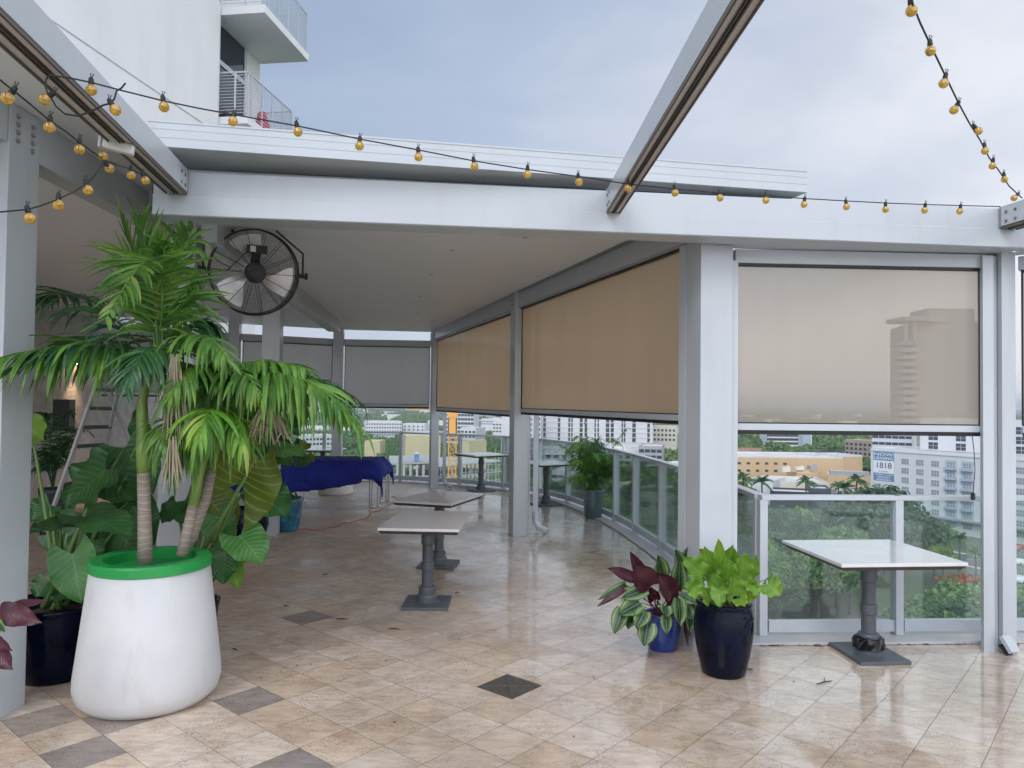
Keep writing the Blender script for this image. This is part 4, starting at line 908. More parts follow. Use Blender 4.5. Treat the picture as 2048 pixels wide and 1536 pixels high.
_e = _r.color_ramp.elements; _e[0].position = 0; _e[0].color = (.06, .045, .035, 1); _e[1].position = 1; _e[1].color = (.30, .25, .21, 1)
for a_, b_ in ((.10, (.25, .21, .18, 1)), (.18, (.33, .28, .24, 1)), (.7, (.22, .175, .15, 1))): k_ = _e.new(a_); k_.color = b_
_t.links.new(_r.outputs[0], _p.inputs['Base Color']); _p.inputs['Roughness'].default_value = .8
SHAFT = pmat('crownshaft', (.17, .26, .06), .4, var=.35, vs=5)
def trunk(pts, rs, k, mat, name): m_ = MB(); m_.tube(pts, rs, 14); return m_.build(name, mat, pl, smooth=True)
a = at(291, 1125, 4.52); b = at(287, 945, 4.52); c = at(284, 800, 4.52); d = at(312, 690, 4.5)
trunk([a, a.lerp(b, .3), a.lerp(b, .6), b], [.045, .041, .038, .037], 0, RING, 'trunk')
trunk([b-Vector((0, 0, .004)), b.lerp(c, .3), c, c.lerp(d, .5), d], [.037, .040, .030, .022, .016], 0, SHAFT, 'crownshaft')
a2 = at(364, 1112, 4.62); b2 = at(386, 1012, 4.66); c2_ = at(402, 930, 4.7); d2 = at(425, 800, 4.7)
trunk([a2, a2.lerp(b2, .5), b2], [.037, .033, .031], 0, RING, 'trunk')
trunk([b2-Vector((0, 0, .003)), b2.lerp(c2_, .5), c2_, d2], [.031, .032, .024, .015], 0, SHAFT, 'crownshaft')
a3 = at(372, 1100, 4.80); b3 = at(412, 1000, 4.85); c3 = at(424, 940, 4.85); d3 = at(440, 830, 4.85)
trunk([a3, a3.lerp(b3, .5), b3, c3], [.038, .034, .030, .03], 0, RING, 'trunk')
trunk([c3-Vector((0, 0, .003)), c3.lerp(d3, .5), d3], [.03, .03, .016], 0, SHAFT, 'crownshaft')
F_ = [  # base, control, tip (px, py, depth), leaflets, length, width, material, spread, droop
 ((318, 690, 4.5), (350, 380, 4.35), (210, 640, 3.9), 26, .50, .036, PALM, 1.1, .25),
 ((310, 690, 4.5), (290, 540, 4.6), (245, 440, 4.55), 20, .46, .036, PALM, .5, .05),
 ((315, 690, 4.5), (305, 540, 4.5), (275, 430, 4.4), 18, .44, .038, PALM, .45, .05),
 ((322, 700, 4.5), (330, 560, 4.6), (385, 455, 4.5), 22, .46, .040, PALM, .7, .6),
 ((325, 700, 4.5), (370, 600, 4.6), (395, 560, 4.6), 18, .46, .036, PALM, .9, .7),
 ((300, 740, 4.5), (170, 650, 4.3), (-50, 735, 3.8), 34, .60, .042, PALM, .75, .9),
 ((300, 735, 4.5), (190, 640, 4.2), (10, 745, 3.9), 24, .44, .036, PALMD, .75, .9),
 ((300, 720, 4.6), (170, 540, 4.9), (80, 600, 5.1), 28, .50, .034, PALMD, .9, .8),
 ((295, 740, 4.5), (215, 640, 4.9), (110, 690, 5.2), 24, .46, .034, PALMD, .9, 1.0),
 ((330, 720, 4.5), (400, 620, 4.3), (455, 720, 4.1), 26, .46, .036, PALM, .9, 1.3),
 ((425, 800, 4.7), (410, 660, 4.3), (335, 800, 4.1), 28, .48, .036, PALM, .9, 1.7),
 ((425, 800, 4.7), (450, 670, 4.4), (530, 800, 4.2), 28, .50, .036, PALM, .9, 1.5),
 ((430, 790, 4.7), (580, 680, 4.4), (715, 850, 4.1), 42, .62, .042, PALM, .6, 1.25),
 ((432, 785, 4.7), (540, 690, 4.9), (650, 790, 4.9), 30, .50, .034, PALM, .8, 1.4),
 ((435, 790, 4.75), (600, 700, 4.8), (728, 810, 4.9), 30, .46, .030, PALMD, .8, 1.5),
 ((440, 830, 4.85), (480, 720, 4.9), (570, 850, 4.8), 26, .44, .034, PALM, .8, 1.7),
 ((425, 905, 4.7), (440, 740, 4.25), (395, 880, 4.0), 28, .52, .036, PALMB, .75, 1.7),
 ((425, 905, 4.7), (470, 760, 4.4), (485, 890, 4.1), 24, .48, .034, PALMB, .6, 1.8),
 ((415, 900, 4.7), (340, 780, 4.4), (325, 900, 4.2), 24, .46, .034, PALM, .7, 1.8),
 ((430, 780, 4.7), (470, 690, 4.6), (620, 740, 4.35), 32, .52, .036, PALM, .7, 1.2),
 ((430, 780, 4.7), (500, 700, 4.5), (600, 820, 4.3), 32, .46, .034, PALM, .7, 1.5),
 ((330, 730, 4.5), (300, 640, 4.2), (250, 780, 4.0), 24, .40, .032, PALMD, .9, 1.3),
 ((425, 790, 4.7), (400, 690, 4.5), (345, 760, 4.3), 26, .42, .032, PALM, .8, 1.3),
 ((320, 700, 4.6), (400, 610, 4.8), (440, 660, 4.8), 22, .40, .032, PALMD, .9, .9),
 ((415, 880, 4.75), (360, 800, 4.6), (345, 960, 4.5), 22, .40, .028, PALMD, .8, 1.9),
]
for b_, c_, t_, n_, l_, w_, m_, s_, dr in F_:
    frond(pl, at(*b_), at(*c_), at(*t_), n_+8, l_*.82, w_*.76, m_, rnd, s_, dr)
# closed spear leaf
mb = MB()
for i in range(16):
    u_ = (i-7.5)/7.5; mb.tube([at(322+u_*5, 640, 4.5), at(320+u_*20, 560, 4.48), at(322+u_*22, 500, 4.46), at(324+u_*16, 448+abs(u_)*22, 4.45)], [.004, .007, .007, .001], 4)
mb.build('spear_leaf', PALMY, pl)
# dead, shredded leaves and old flower stalks
def shred(cx, cy, Y, n, h, w_, mat, name):
    m_ = MB()
    for i in range(n):
        a_ = rnd.uniform(-1, 1); b_ = rnd.uniform(.5, 1); q0 = at(cx+a_*8, cy+rnd.uniform(-8, 8), Y)
        q1 = at(cx+a_*w_*.6, cy+h*b_*.5, Y-.05); q2 = at(cx+a_*w_+rnd.uniform(-10, 10), cy+h*b_, Y-.03+rnd.uniform(-.05, .05))
        m_.tube(bez(q0, q1, q2, 5), [.003, .004, .004, .004, .003, .001], 4)
    return m_.build(name, mat, pl)
shred(350, 715, 4.2, 26, 190, 32, DEAD, 'dead_leaf'); shred(535, 800, 4.35, 46, 95, 45, DEAD, 'dead_flower_stalk'); shred(345, 880, 4.15, 18, 110, 22, DEAD, 'dead_leaf')
def blade(m_, a, b, c, w_, n=8):
    pth = bez(a, b, c, n); vs = []
    for i, p_ in enumerate(pth):
        tg = (pth[min(i+1, n)]-pth[max(i-1, 0)]).normalized(); s_ = tg.cross(FW).normalized(); ww = w_*math.sin(PI*(.06+.92*i/n))**.8*.5
        vs += [p_-s_*ww, p_-FW*ww*.3, p_+s_*ww]
    m_.add(vs, [(3*i, 3*i+1, 3*i+4, 3*i+3) for i in range(n)]+[(3*i+1, 3*i+2, 3*i+5, 3*i+4) for i in range(n)])
# ---- areca palm in the grey teal pot
ar = thing('areca_palm', 'potted areca palm with fine arching fronds by the curved railing', 'palm', (1.29, 11.68, .41)); rnd = random.Random(4)
for i in range(46):
    a_ = i*2.4+rnd.uniform(-.3, .3); r_ = rnd.uniform(.12, .68); h_ = rnd.uniform(.25, 1.0)
    c0 = Vector((1.29+.07*math.cos(a_), 11.68+.07*math.sin(a_), .41)); tp = Vector((1.29+r_*math.cos(a_), 11.68+r_*.8*math.sin(a_), .40+h_*(1.0-.55*r_)))
    md = Vector((1.29+r_*.35*math.cos(a_), 11.68+r_*.3*math.sin(a_), .45+h_*1.12))
    frond(ar, c0, md, tp, 34, .24, .010, (PALM, PALMB, PALM, PALMD)[i % 4], rnd, .8, 1.1, .18, rr_=.004)
for a_, r_, h_ in ((2.9, .15, 1.05), (.3, .55, 1.0), (3.6, .62, .75)):
    c0 = Vector((1.29, 11.68, .41)); tp = Vector((1.29+r_*math.cos(a_), 11.68, .41+h_)); frond(ar, c0, c0.lerp(tp, .5)+Vector((0, 0, .25)), tp, 26, .22, .014, PALM, rnd, .7, .9, .3, rr_=.005)
# ---- dark palm by the wall
dp = thing('dark_palm', 'dark feathery palm in the shade by the stone wall and ladder', 'palm', (-6.25, 10.2, .5))
for i in range(24):
    a_ = i*2.4; r_ = rnd.uniform(.2, .62); h_ = rnd.uniform(.2, 1.15)
    c0 = Vector((-6.25, 10.2, .5)); tp = Vector((-6.25+r_*math.cos(a_), 10.2+r_*math.sin(a_), .5+h_*.85)); md = Vector((-6.25+r_*.3*math.cos(a_), 10.2+r_*.3*math.sin(a_), .5+h_*1.2+.1))
    frond(dp, c0, md, tp, 20, .22, .016, PALMD, rnd, .9, .6, .3, rr_=.005)
mb = MB(); q = at(128, 830, 12.0); mb.box((q.x, q.y, q.z), (.25, .2, .5), .1)
single(mb, 'wall_speaker', BLACK, 'dark wall speaker above the feathery palm', 'speaker', (q.x, q.y, q.z-.25))

# ---- broad leaves
def leaf(m_, base, tip, w_, face=None, cup=.12, wav=.05, heart=.25, droop=.15, nu=14, nv=10, ph=0, point=1.0):
    base, tip = Vector(base), Vector(tip); ax_ = tip-base; Ln = ax_.length; ax_ = ax_/Ln
    fc_ = Vector(face) if face is not None else -FW+Vector((0, 0, .4))
    sd_ = ax_.cross(fc_).normalized(); nn = sd_.cross(ax_).normalized(); vs = []; uv = []
    for i in range(nu+1):
        u = i/nu
        ww = w_*.5*(math.sin(PI*min(1, (u*.86+.14))**.82)**.72 if u < 1 else 0)*(1 if u < .6 else (1-((u-.6)/.4)**2*.25*point))
        if i == nu: ww = .002
        for j in range(nv+1):
            v = j/nv*2-1
            back = heart*Ln*(1-u)**2*abs(v)**1.2
            p_ = base+ax_*(u*Ln-back)+sd_*(v*ww)+nn*(cup*w_*abs(v)**1.6*.5-droop*Ln*u*u+wav*w_*math.sin(u*17+ph+(3 if v > 0 else 0))*abs(v)**3+.015*Ln*math.sin(u*9+ph)*(1-abs(v)))
            vs.append(p_); uv.append((u, (v+1)/2))
    m_.add(vs, [(i*(nv+1)+j, i*(nv+1)+j+1, (i+1)*(nv+1)+j+1, (i+1)*(nv+1)+j) for i in range(nu) for j in range(nv)], uv)
def leafy(t_, specs, root, stem_mat, sr=.006, spread=.04):
    for (bx, by, tx, ty, w_, Y, mat, *r_) in specs:
        o_ = r_[0] if r_ else {}
        b_ = at(bx, by, Y); tp = at(tx, ty, Y+o_.get('dY', -.08))
        m_ = MB(); leaf(m_, b_, tp, w_/1490*Y, o_.get('face'), o_.get('cup', .15), o_.get('wav', .05), o_.get('heart', .25), o_.get('droop', .12), ph=bx*.1, point=o_.get('pt', 1))
        lf = m_.build('leaf', mat, t_, smooth=True)
        if o_.get('stem', 1):
            r0_ = Vector(root)+Vector((rnd.uniform(-spread, spread), rnd.uniform(-spread, spread), 0))
            md = r0_.lerp(b_, .5)+Vector((0, 0, .10*(b_-r0_).length)); s_ = MB(); s_.tube(bez(r0_, md, b_, 8), [sr*1.3-(sr*.6)*i/8 for i in range(9)], 6); s_.build('stem', stem_mat, t_, smooth=True)
UPF = (.1, -.45, 1)
t = thing('elephant_ear', 'big dark green elephant ear plant in the wide navy pot', 'plant', (-2.93, 4.86, .44))
leafy(t, [
 (165, 1048, 62, 1052, 88, 4.8, ALO, {'face': (0, -.35, 1), 'heart': .3, 'dY': -.35, 'droop': .12}),
 (170, 1030, 262, 1058, 95, 4.75, ALO, {'face': (.1, -.4, 1), 'heart': .3, 'dY': -.25, 'droop': .12}),
 (212, 938, 122, 1012, 130, 5.2, ALO, {'face': (-.1, -.8, .9), 'wav': .08}),
 (192, 935, 268, 1000, 105, 5.4, ALO, {'face': (.2, -.9, .9), 'heart': .3}),
 (250, 895, 305, 985, 100, 5.5, ALO, {'face': (.1, -.8, .6)}),
 (292, 895, 268, 820, 60, 5.6, ALO, {'face': (-.3, -1, .1)}),
 (145, 1108, 160, 1206, 88, 4.6, ALOL, {'face': (.1, -.9, .9), 'heart': .3, 'cup': .3}),
 (98, 1160, 70, 1195, 60, 4.85, ALO, {'face': UPF}), (130, 1180, 108, 1205, 50, 4.8, ALO, {'face': UPF}),
 (120, 1060, 205, 1110, 90, 5.2, ALO, {'face': (.1, -.8, .3)}), (230, 1060, 300, 1130, 90, 5.3, ALO, {'face': (.1, -.8, .5)}),
 (180, 1080, 150, 1130, 80, 5.1, ALO, {'face': (0, -.9, .4)}), (260, 1000, 305, 1090, 80, 5.5, ALO, {'face': (.2, -.9, .4)}),
 (60, 852, 84, 880, 60, 5.1, LIME, {'face': (0, -1, .3)}), (100, 1010, 60, 1040, 70, 5.3, ALO, {'face': (0, -1, .8)}),
], (-2.93, 4.86, .44), STEM, .012, .10)
t = thing('elephant_ear', 'elephant ear plant with a huge olive leaf leaning out right of the white planter', 'plant', (-2.30, 5.42, .33))
leafy(t, [
 (484, 966, 535, 878, 150, 5.0, ALOO, {'face': (.25, -1, .1), 'heart': .75, 'wav': .05, 'droop': .04, 'cup': .18}),
 (480, 1072, 528, 1124, 88, 5.0, ALOL, {'face': (.2, -.8, 1), 'heart': .35}),
 (432, 1030, 456, 1102, 70, 5.3, ALOL, {'face': (0, -1, .5)}), (420, 1000, 470, 1062, 90, 5.4, ALOO, {'face': (0, -1, .5)}),
 (355, 1010, 322, 1045, 60, 5.6, ALO, {'face': (-.2, -.8, .9)}), (370, 1000, 420, 1045, 85, 5.6, ALO, {'face': (0, -.9, .9)}),
 (520, 790, 522, 918, 78, 4.95, ALOT, {'face': (.3, -1, .1), 'heart': .1, 'stem': 0, 'droop': .04}), (470, 800, 500, 900, 80, 5.1, ALOT, {'face': (.1, -1, .1), 'stem': 0}),
 (450, 1105, 445, 1168, 62, 5.0, ALO, {'face': (0, -.8, .9)}), (465, 1125, 476, 1176, 38, 5.1, LIME, {'face': (.1, -.8, .7)}),
 (440, 1095, 490, 1120, 60, 5.3, ALOO, {'face': (.1, -.6, 1)}), (520, 985, 575, 1030, 95, 5.2, ALO, {'face': (.1, -.6, 1), 'stem': 0}),
 (545, 900, 612, 905, 60, 5.05, ALOL, {'face': (.1, -.5, 1)}), (395, 870, 470, 930, 120, 5.6, ALO, {'face': (0, -1, .3)}), (455, 880, 420, 960, 110, 5.5, ALOO, {'face': (0, -1, .3)}),
 (430, 760, 480, 850, 90, 5.3, ALO, {'face': (0, -1, .2)}), (380, 800, 350, 880, 90, 5.4, ALOT, {'face': (0, -1, .3)}),
], (-2.30, 5.42, .33), STEM, .013, .06)
mb = MB(); mb.tube([at(395, 1120, 5.2), at(440, 1040, 5.1), at(484, 966, 5.0), at(522, 902, 4.985)], [.019, .016, .012, .006], 8); mb.build('stem', STEM, t, smooth=True)
t = thing('fiddle_leaf_fig', 'dark glossy fig bush standing behind the palm in the navy pot', 'plant', (-3.15, 9.0, .44)); rnd = random.Random(6)
sp_ = []
for i in range(34):
    cx_, cy_ = rnd.uniform(540, 618), rnd.uniform(790, 925); a_ = rnd.uniform(0, 6.28)
    sp_.append((cx_, cy_, cx_+22*math.cos(a_), cy_+22*abs(math.sin(a_))-4, 24, 9.0+rnd.uniform(-.3, .3), ALO if i % 3 else ALOO, {'heart': .05, 'face': (rnd.uniform(-.5, .5), -1, rnd.uniform(0, .9)), 'stem': 1 if i % 5 == 0 else 0, 'pt': .2}))
leafy(t, sp_, (-3.15, 9.0, .44), TWIG, .012, .03)
t = thing('potted_shrub', 'low twiggy shrub in the streaky teal pot', 'plant', (-3.08, 10.27, .41))
mb = MB()
for i in range(40):
    a_ = rnd.uniform(0, 6.28); r_ = rnd.uniform(.02, .19); q = Vector((-3.08+r_*math.cos(a_), 10.27+r_*math.sin(a_), .42)); leaf(mb, q, q+Vector((rnd.uniform(-.06, .06), rnd.uniform(-.06, .06), rnd.uniform(.04, .12))), .035, nu=4, nv=2)
mb.build('foliage', ALO, t)
# calathea
t = thing('calathea', 'calathea with patterned round leaves and burgundy undersides in the cobalt pot', 'plant', (1.13, 5.52, .235)); rnd = random.Random(8)
c_ = []
for (bx, by, tx, ty, w_, dy, kind) in [
 (1268, 1158, 1219, 1136, 26, 0, 'p'), (1290, 1160, 1262, 1106, 26, .05, 'p'), (1303, 1172, 1268, 1128, 52, -.05, 'p'), (1322, 1158, 1318, 1112, 42, .05, 'c'),
 (1345, 1190, 1318, 1148, 44, -.05, 'p'), (1372, 1150, 1352, 1100, 34, .1, 'c'), (1362, 1160, 1375, 1096, 30, .15, 'c'), (1358, 1182, 1358, 1118, 34, .05, 'c'),
 (1252, 1170, 1197, 1198, 20, 0, 'c'), (1248, 1179, 1195, 1211, 14, -.05, 'p'), (1292, 1178, 1245, 1196, 30, -.05, 'c'), (1280, 1206, 1238, 1228, 42, -.1, 'c'),
 (1246, 1218, 1228, 1267, 34, -.1, 'c'), (1264, 1222, 1256, 1258, 30, -.05, 'c'), (1290, 1222, 1272, 1256, 34, -.15, 'c'), (1296, 1246, 1288, 1292, 40, -.15, 'c'),
 (1330, 1212, 1332, 1234, 30, -.15, 'c'), (1332, 1232, 1334, 1268, 24, -.15, 'c'), (1356, 1198, 1362, 1252, 34, -.1, 'c'), (1362, 1188, 1398, 1206, 28, -.05, 'c'),
 (1385, 1200, 1380, 1266, 30, .0, 'c'), (1372, 1240, 1378, 1292, 16, .0, 'p'), (1385, 1150, 1392, 1110, 30, .1, 'c'), (1348, 1205, 1330, 1160, 30, .05, 'p'), (1310, 1200, 1300, 1175, 26, .05, 'p'), (1370, 1215, 1388, 1240, 30, -.05, 'c')]:
    c_.append((bx, by, tx, ty, w_, 5.45+dy, CALA if kind == 'c' else PURP, {'heart': .04, 'cup': .25, 'wav': .02, 'droop': .1, 'pt': .5, 'face': (rnd.uniform(-.4, .4), -1, rnd.uniform(.2, .7))}))
leafy(t, c_, (1.13, 5.52, .235), STEMP, .0035, .05)
# lime alocasia
t = thing('lime_alocasia', 'lime green large leaved plant in the tall navy pot', 'plant', (1.44, 5.04, .43)); rnd = random.Random(12)
c_ = []
for (bx, by, tx, ty, w_, dy) in [
 (1404, 1150, 1368, 1116, 44, -.05), (1412, 1160, 1412, 1096, 48, .05), (1443, 1140, 1437, 1080, 26, 0), (1455, 1165, 1458, 1118, 44, -.08), (1482, 1158, 1490, 1106, 44, .05),
 (1498, 1150, 1512, 1112, 30, .1), (1398, 1180, 1372, 1166, 34, -.1), (1390, 1170, 1388, 1198, 34, -.12), (1440, 1185, 1425, 1150, 42, -.1), (1436, 1178, 1440, 1214, 30, -.18), (1490, 1190, 1512, 1162, 36, -.05),
 (1500, 1168, 1516, 1192, 34, -.1), (1478, 1198, 1490, 1212, 30, -.15), (1535, 1168, 1562, 1192, 42, -.05), (1530, 1160, 1545, 1148, 22, 0), (1425, 1130, 1400, 1100, 36, .1), (1468, 1150, 1470, 1100, 30, .1),
 (1470, 1190, 1470, 1150, 40, -.12), (1420, 1200, 1405, 1175, 30, -.1), (1452, 1130, 1466, 1092, 26, .12), (1405, 1135, 1385, 1122, 30, .02)]:
    c_.append((bx, by, tx, ty, w_*1.05, 5.0+dy, LIME, {'heart': .2, 'cup': .25, 'wav': .13, 'droop': .10, 'pt': .4, 'face': (rnd.uniform(-.4, .4), -1, rnd.uniform(.1, .6))}))
leafy(t, c_, (1.44, 5.04, .43), STEM, .0045, .08)
# burgundy plant at the left edge
t = thing('burgundy_plant', 'burgundy leaved plant reaching in at the lower left edge', 'plant', (-2.95, 3.55, 0))
leafy(t, [(0, 1222, 84, 1196, 26, 3.7, PURP, {'heart': 0, 'face': (0, -.8, .8)}), (-5, 1222, 70, 1240, 46, 3.65, PURP, {'heart': 0, 'face': (0, -1, .6), 'droop': .2}), (-20, 1275, 18, 1300, 24, 3.6, PURP, {'heart': 0}), (-18, 1290, 20, 1338, 44, 3.6, PURP, {'heart': 0}), (-8, 1245, 6, 1262, 22, 3.6, CALA, {'heart': 0})], (-2.95, 3.55, .35), STEMP, .006, .03)
pot('plant_pot', [(0, 0), (.12, 0), (.17, .3), (.18, .34), (.16, .34), (.16, .3)], (-2.98, 3.5), NAVY, 'pot just outside the left edge below the burgundy leaves', .16, .31)

# ---- step ladder
t = thing('step_ladder', 'folding aluminium step ladder standing by the stone wall', 'ladder', (-5.6, 10.0, 0))
LY = 9.75
tl = at(196, 762, LY); tr2 = at(236, 764, LY+.15); bl_ = at(88, 1072, LY-.45); br = at(186, 1072, LY-.3)
bl_ = onz(88, 1070); br = onz(178, 1040)
tL, tR = at(196, 760, 10.0), at(240, 762, 10.05)
def rail_(a, b, nm='side_rail', m=ALUM):
    m_ = MB(); m_.bar(a, b, .032, .065, Vector((0, -1, .2))); m_.build(nm, m, t)
rail_(tL, bl_); rail_(tR, br)
for k_ in range(1, 8):
    f_ = (k_-.5)/8; a_ = tL.lerp(bl_, f_); b_ = tR.lerp(br, f_); m_ = MB(); m_.bar(a_+Vector((0, .02, 0)), b_+Vector((0, .02, 0)), .05, .05); m_.build('rung', pmat('rung_grey', (.06, .07, .075), .5) if k_ == 1 else bpy.data.materials['rung_grey'], t)
rail_(tL+Vector((.05, .05, 0)), onz(262, 1045)+Vector((0, .9, 0)), 'rear_leg'); rail_(tR+Vector((.03, .05, 0)), onz(315, 1030)+Vector((0, .9, 0)), 'rear_leg')
for q in (tL, tR):
    m_ = MB(); m_.lathe([(0, -.04), (.06, -.04), (.06, .04), (0, .04)], q, 16, (0, 1, .1)); m_.build('hinge', CHROME, t)
for q in (bl_, br):
    m_ = MB(); m_.box((q.x, q.y, .025), (.05, .09, .05)); m_.build('foot', RUBBER, t)
# ================================================================= CITY BELOW
GZ = -40.0
def px2(px, Y): q = at(px, 808, Y); return (q.x, q.y)
def gmat():
    m = bpy.data.materials.new('city_ground'); m.use_nodes = True; t = m.node_tree; p = t.nodes['Principled BSDF']; p.inputs['Roughness'].default_value = .9
    c = t.nodes.new('ShaderNodeTexCoord'); n = t.nodes.new('ShaderNodeTexNoise'); n.inputs['Scale'].default_value = .02; n.inputs['Detail'].default_value = 8; t.links.new(c.outputs['Object'], n.inputs['Vector'])
    r = t.nodes.new('ShaderNodeValToRGB'); t.links.new(n.outputs[0], r.inputs[0]); e_ = r.color_ramp.elements
    e_[0].position = .4; e_[0].color = (.035, .075, .025, 1); e_[1].position = .75; e_[1].color = (.25, .25, .23, 1); k = e_.new(.56); k.color = (.08, .11, .05, 1)
    t.links.new(r.outputs[0], p.inputs['Base Color']); return m
mb = MB(); mb.add([(-9000, -300, GZ), (9000, -300, GZ), (9000, 14000, GZ), (-9000, 14000, GZ)], [(0, 1, 2, 3)])
tag(mb.build('ground', gmat()), kind='structure')
ASPH = pmat('asphalt', (.10, .10, .105), .8, var=.2, vs=.05); PAVE = pmat('pavement', (.42, .41, .39), .8, var=.1, vs=.3); LINE = pmat('road_paint', (.75, .75, .72), .7)
mb = MB()
for (a, b, w_) in (((60, 128), (240, 222), 13), ((118, 215), (190, 92), 10), ((-60, 400), (120, 330), 12), ((40, 230), (-40, 900), 10), ((35, 150), (-60, 420), 9)):
    a, b = Vector(a), Vector(b); d = (b-a).normalized(); n_ = Vector((-d.y, d.x))*w_/2; k_ = .02*len(mb.f)
    mb.add([(a.x-n_.x, a.y-n_.y, GZ+.03+k_), (b.x-n_.x, b.y-n_.y, GZ+.03+k_), (b.x+n_.x, b.y+n_.y, GZ+.03+k_), (a.x+n_.x, a.y+n_.y, GZ+.03+k_)], [(0, 1, 2, 3)])
tag(mb.build('road', ASPH), kind='structure')
mb = MB()
for (a, b) in (((60, 128), (240, 222)), ((118, 215), (190, 92))):
    a, b = Vector(a), Vector(b); d = (b-a).normalized(); n_ = Vector((-d.y, d.x))
    for o_ in (-8, 8): mb.bar((a+n_*o_).to_3d()+Vector((0, 0, GZ+.12)), (b+n_*o_).to_3d()+Vector((0, 0, GZ+.12)), 2.2, .16)
tag(mb.build('pavement', PAVE), kind='structure')
mb = MB()
a, b = Vector((60, 128)), Vector((240, 222)); d = (b-a).normalized()
for i in range(40):
    q = a+d*i*5; mb.bar((q.x, q.y, GZ+.16), (q.x+d.x*2.5, q.y+d.y*2.5, GZ+.16), .2, .02)
tag(mb.build('road_marking', LINE), kind='structure')

BW = pmat('city_white', (.60, .61, .62), .8, var=.04, vs=.1); BG = pmat('city_grey_blue', (.36, .43, .50), .7, var=.05, vs=.1); BO = pmat('city_ochre', (.56, .40, .23), .85, var=.06, vs=.1)
BC = pmat('city_cream', (.66, .62, .52), .85, var=.05, vs=.1); BD = pmat('city_dark', (.03, .035, .045), .6); BGR = pmat('city_grey', (.34, .35, .36), .85, var=.08, vs=.2)
BT = pmat('city_tan', (.42, .32, .25), .85, var=.08, vs=.2); BY = pmat('city_yellow', (.60, .50, .31), .85, var=.04, vs=.1)
ROOF = pmat('flat_roof', (.60, .56, .53), .9, var=.12, vs=.2); REDR = pmat('red_tile_roof', (.45, .12, .07), .85, var=.15, vs=.5)
WIN = pmat('city_window', (.05, .06, .08), .12, var=.4, vs=.3); WINL = pmat('city_window_blind', (.25, .27, .30), .3, var=.3, vs=.3)
def bldg(label, p, q, depth, zt, mat, rows=0, cols=0, fh=3.1, ww=2.2, wh=1.6, top0=2.4, roof=ROOF, pmt=None, **kw):
    return bldg_(label, p, q, depth, zt, mat, rows, cols, fh, ww, wh, top0, roof, pmt=pmt, **kw)
def bldg_(label, p, q, depth, zt, mat, rows=0, cols=0, fh=3.1, ww=2.2, wh=1.6, top0=2.4, roof=ROOF, mull=0, zb=GZ, strips=None, name='building', parapet=.8, group=None, side=0, slabs=0, blank=(), pmt=None):
    """facade p->q (left to right seen from the terrace), body behind it"""
    p, q = Vector(p), Vector(q); d = (q-p); Wd = d.length; d.normalize(); n_ = Vector((d.y, -d.x))     # outward normal, towards camera
    t_ = thing(name, label, 'building', (p.x, p.y, zb), group)
    bk = -n_*depth
    m_ = MB(); m_.prism([tuple(p), tuple(q), tuple(q+bk), tuple(p+bk)], zb, zt); m_.build('wall', mat, t_)
    m_ = MB(); m_.prism([tuple(p+d*.4-n_*.4), tuple(q-d*.4-n_*.4), tuple(q+bk-d*.4+n_*.4), tuple(p+bk+d*.4+n_*.4)], zt, zt+.06); rf_ = m_.build('roof', roof, t_)
    if parapet:
        m_ = MB()
        for a_, b_ in ((p, q), (q, q+bk), (q+bk, p+bk), (p+bk, p)):
            dd = (b_-a_).normalized(); nn_ = Vector((-dd.y, dd.x))*.35; m_.prism([tuple(a_), tuple(b_), tuple(b_+nn_), tuple(a_+nn_)], zt+.002, zt+parapet)
        m_.build('parapet', pmt or mat, t_)
    if rows*cols:
        proto = None; sp_ = Wd/cols; cnt = 0
        for r in range(rows):
            for c in range(cols):
                if (r, c) in blank or cnt >= 100: continue
                base = p+d*(sp_*(c+.5)); z_ = zt-top0-r*fh
                if z_-wh < zb: continue
                if proto is None:
                    m_ = MB(); a_ = p+d*(sp_*.5-ww/2); b_ = a_+d*ww
                    m_.prism([tuple(a_), tuple(b_), tuple(b_+n_*.06), tuple(a_+n_*.06)], zt-top0-wh, zt-top0)
                    proto = m_.build('window', WIN if mull != 2 else WINL, t_); w_ = proto
                    if mull:
                        m_ = MB()
                        for k_ in range(mull+2):
                            x_ = a_+d*(ww*k_/(mull+1)); m_.prism([tuple(x_-d*.05), tuple(x_+d*.05), tuple(x_+d*.05+n_*.10), tuple(x_-d*.05+n_*.10)], zt-top0-wh, zt-top0)
                        for z2 in (zt-top0-wh*.5, zt-top0-wh, zt-top0): m_.prism([tuple(a_+n_*.061), tuple(b_+n_*.061), tuple(b_+n_*.115), tuple(a_+n_*.115)], z2-.05, z2+.05)
                        sub(m_, 'frame', BW, proto)
                    pr0 = (r, c)
                else:
                    w_ = clone(proto, t_); off_ = d*(sp_*(c-pr0[1])); w_.location = (proto.location.x+off_.x, proto.location.y+off_.y, proto.location.z-(r-pr0[0])*fh)
                cnt += 1
    if strips:       # balcony / floor bands
        for zz in strips:
            m_ = MB(); m_.prism([tuple(p-n_*.0), tuple(q), tuple(q+n_*1.2), tuple(p+n_*1.2)], zz, zz+.25); s_ = m_.build('balcony', BW, t_)
    return t_
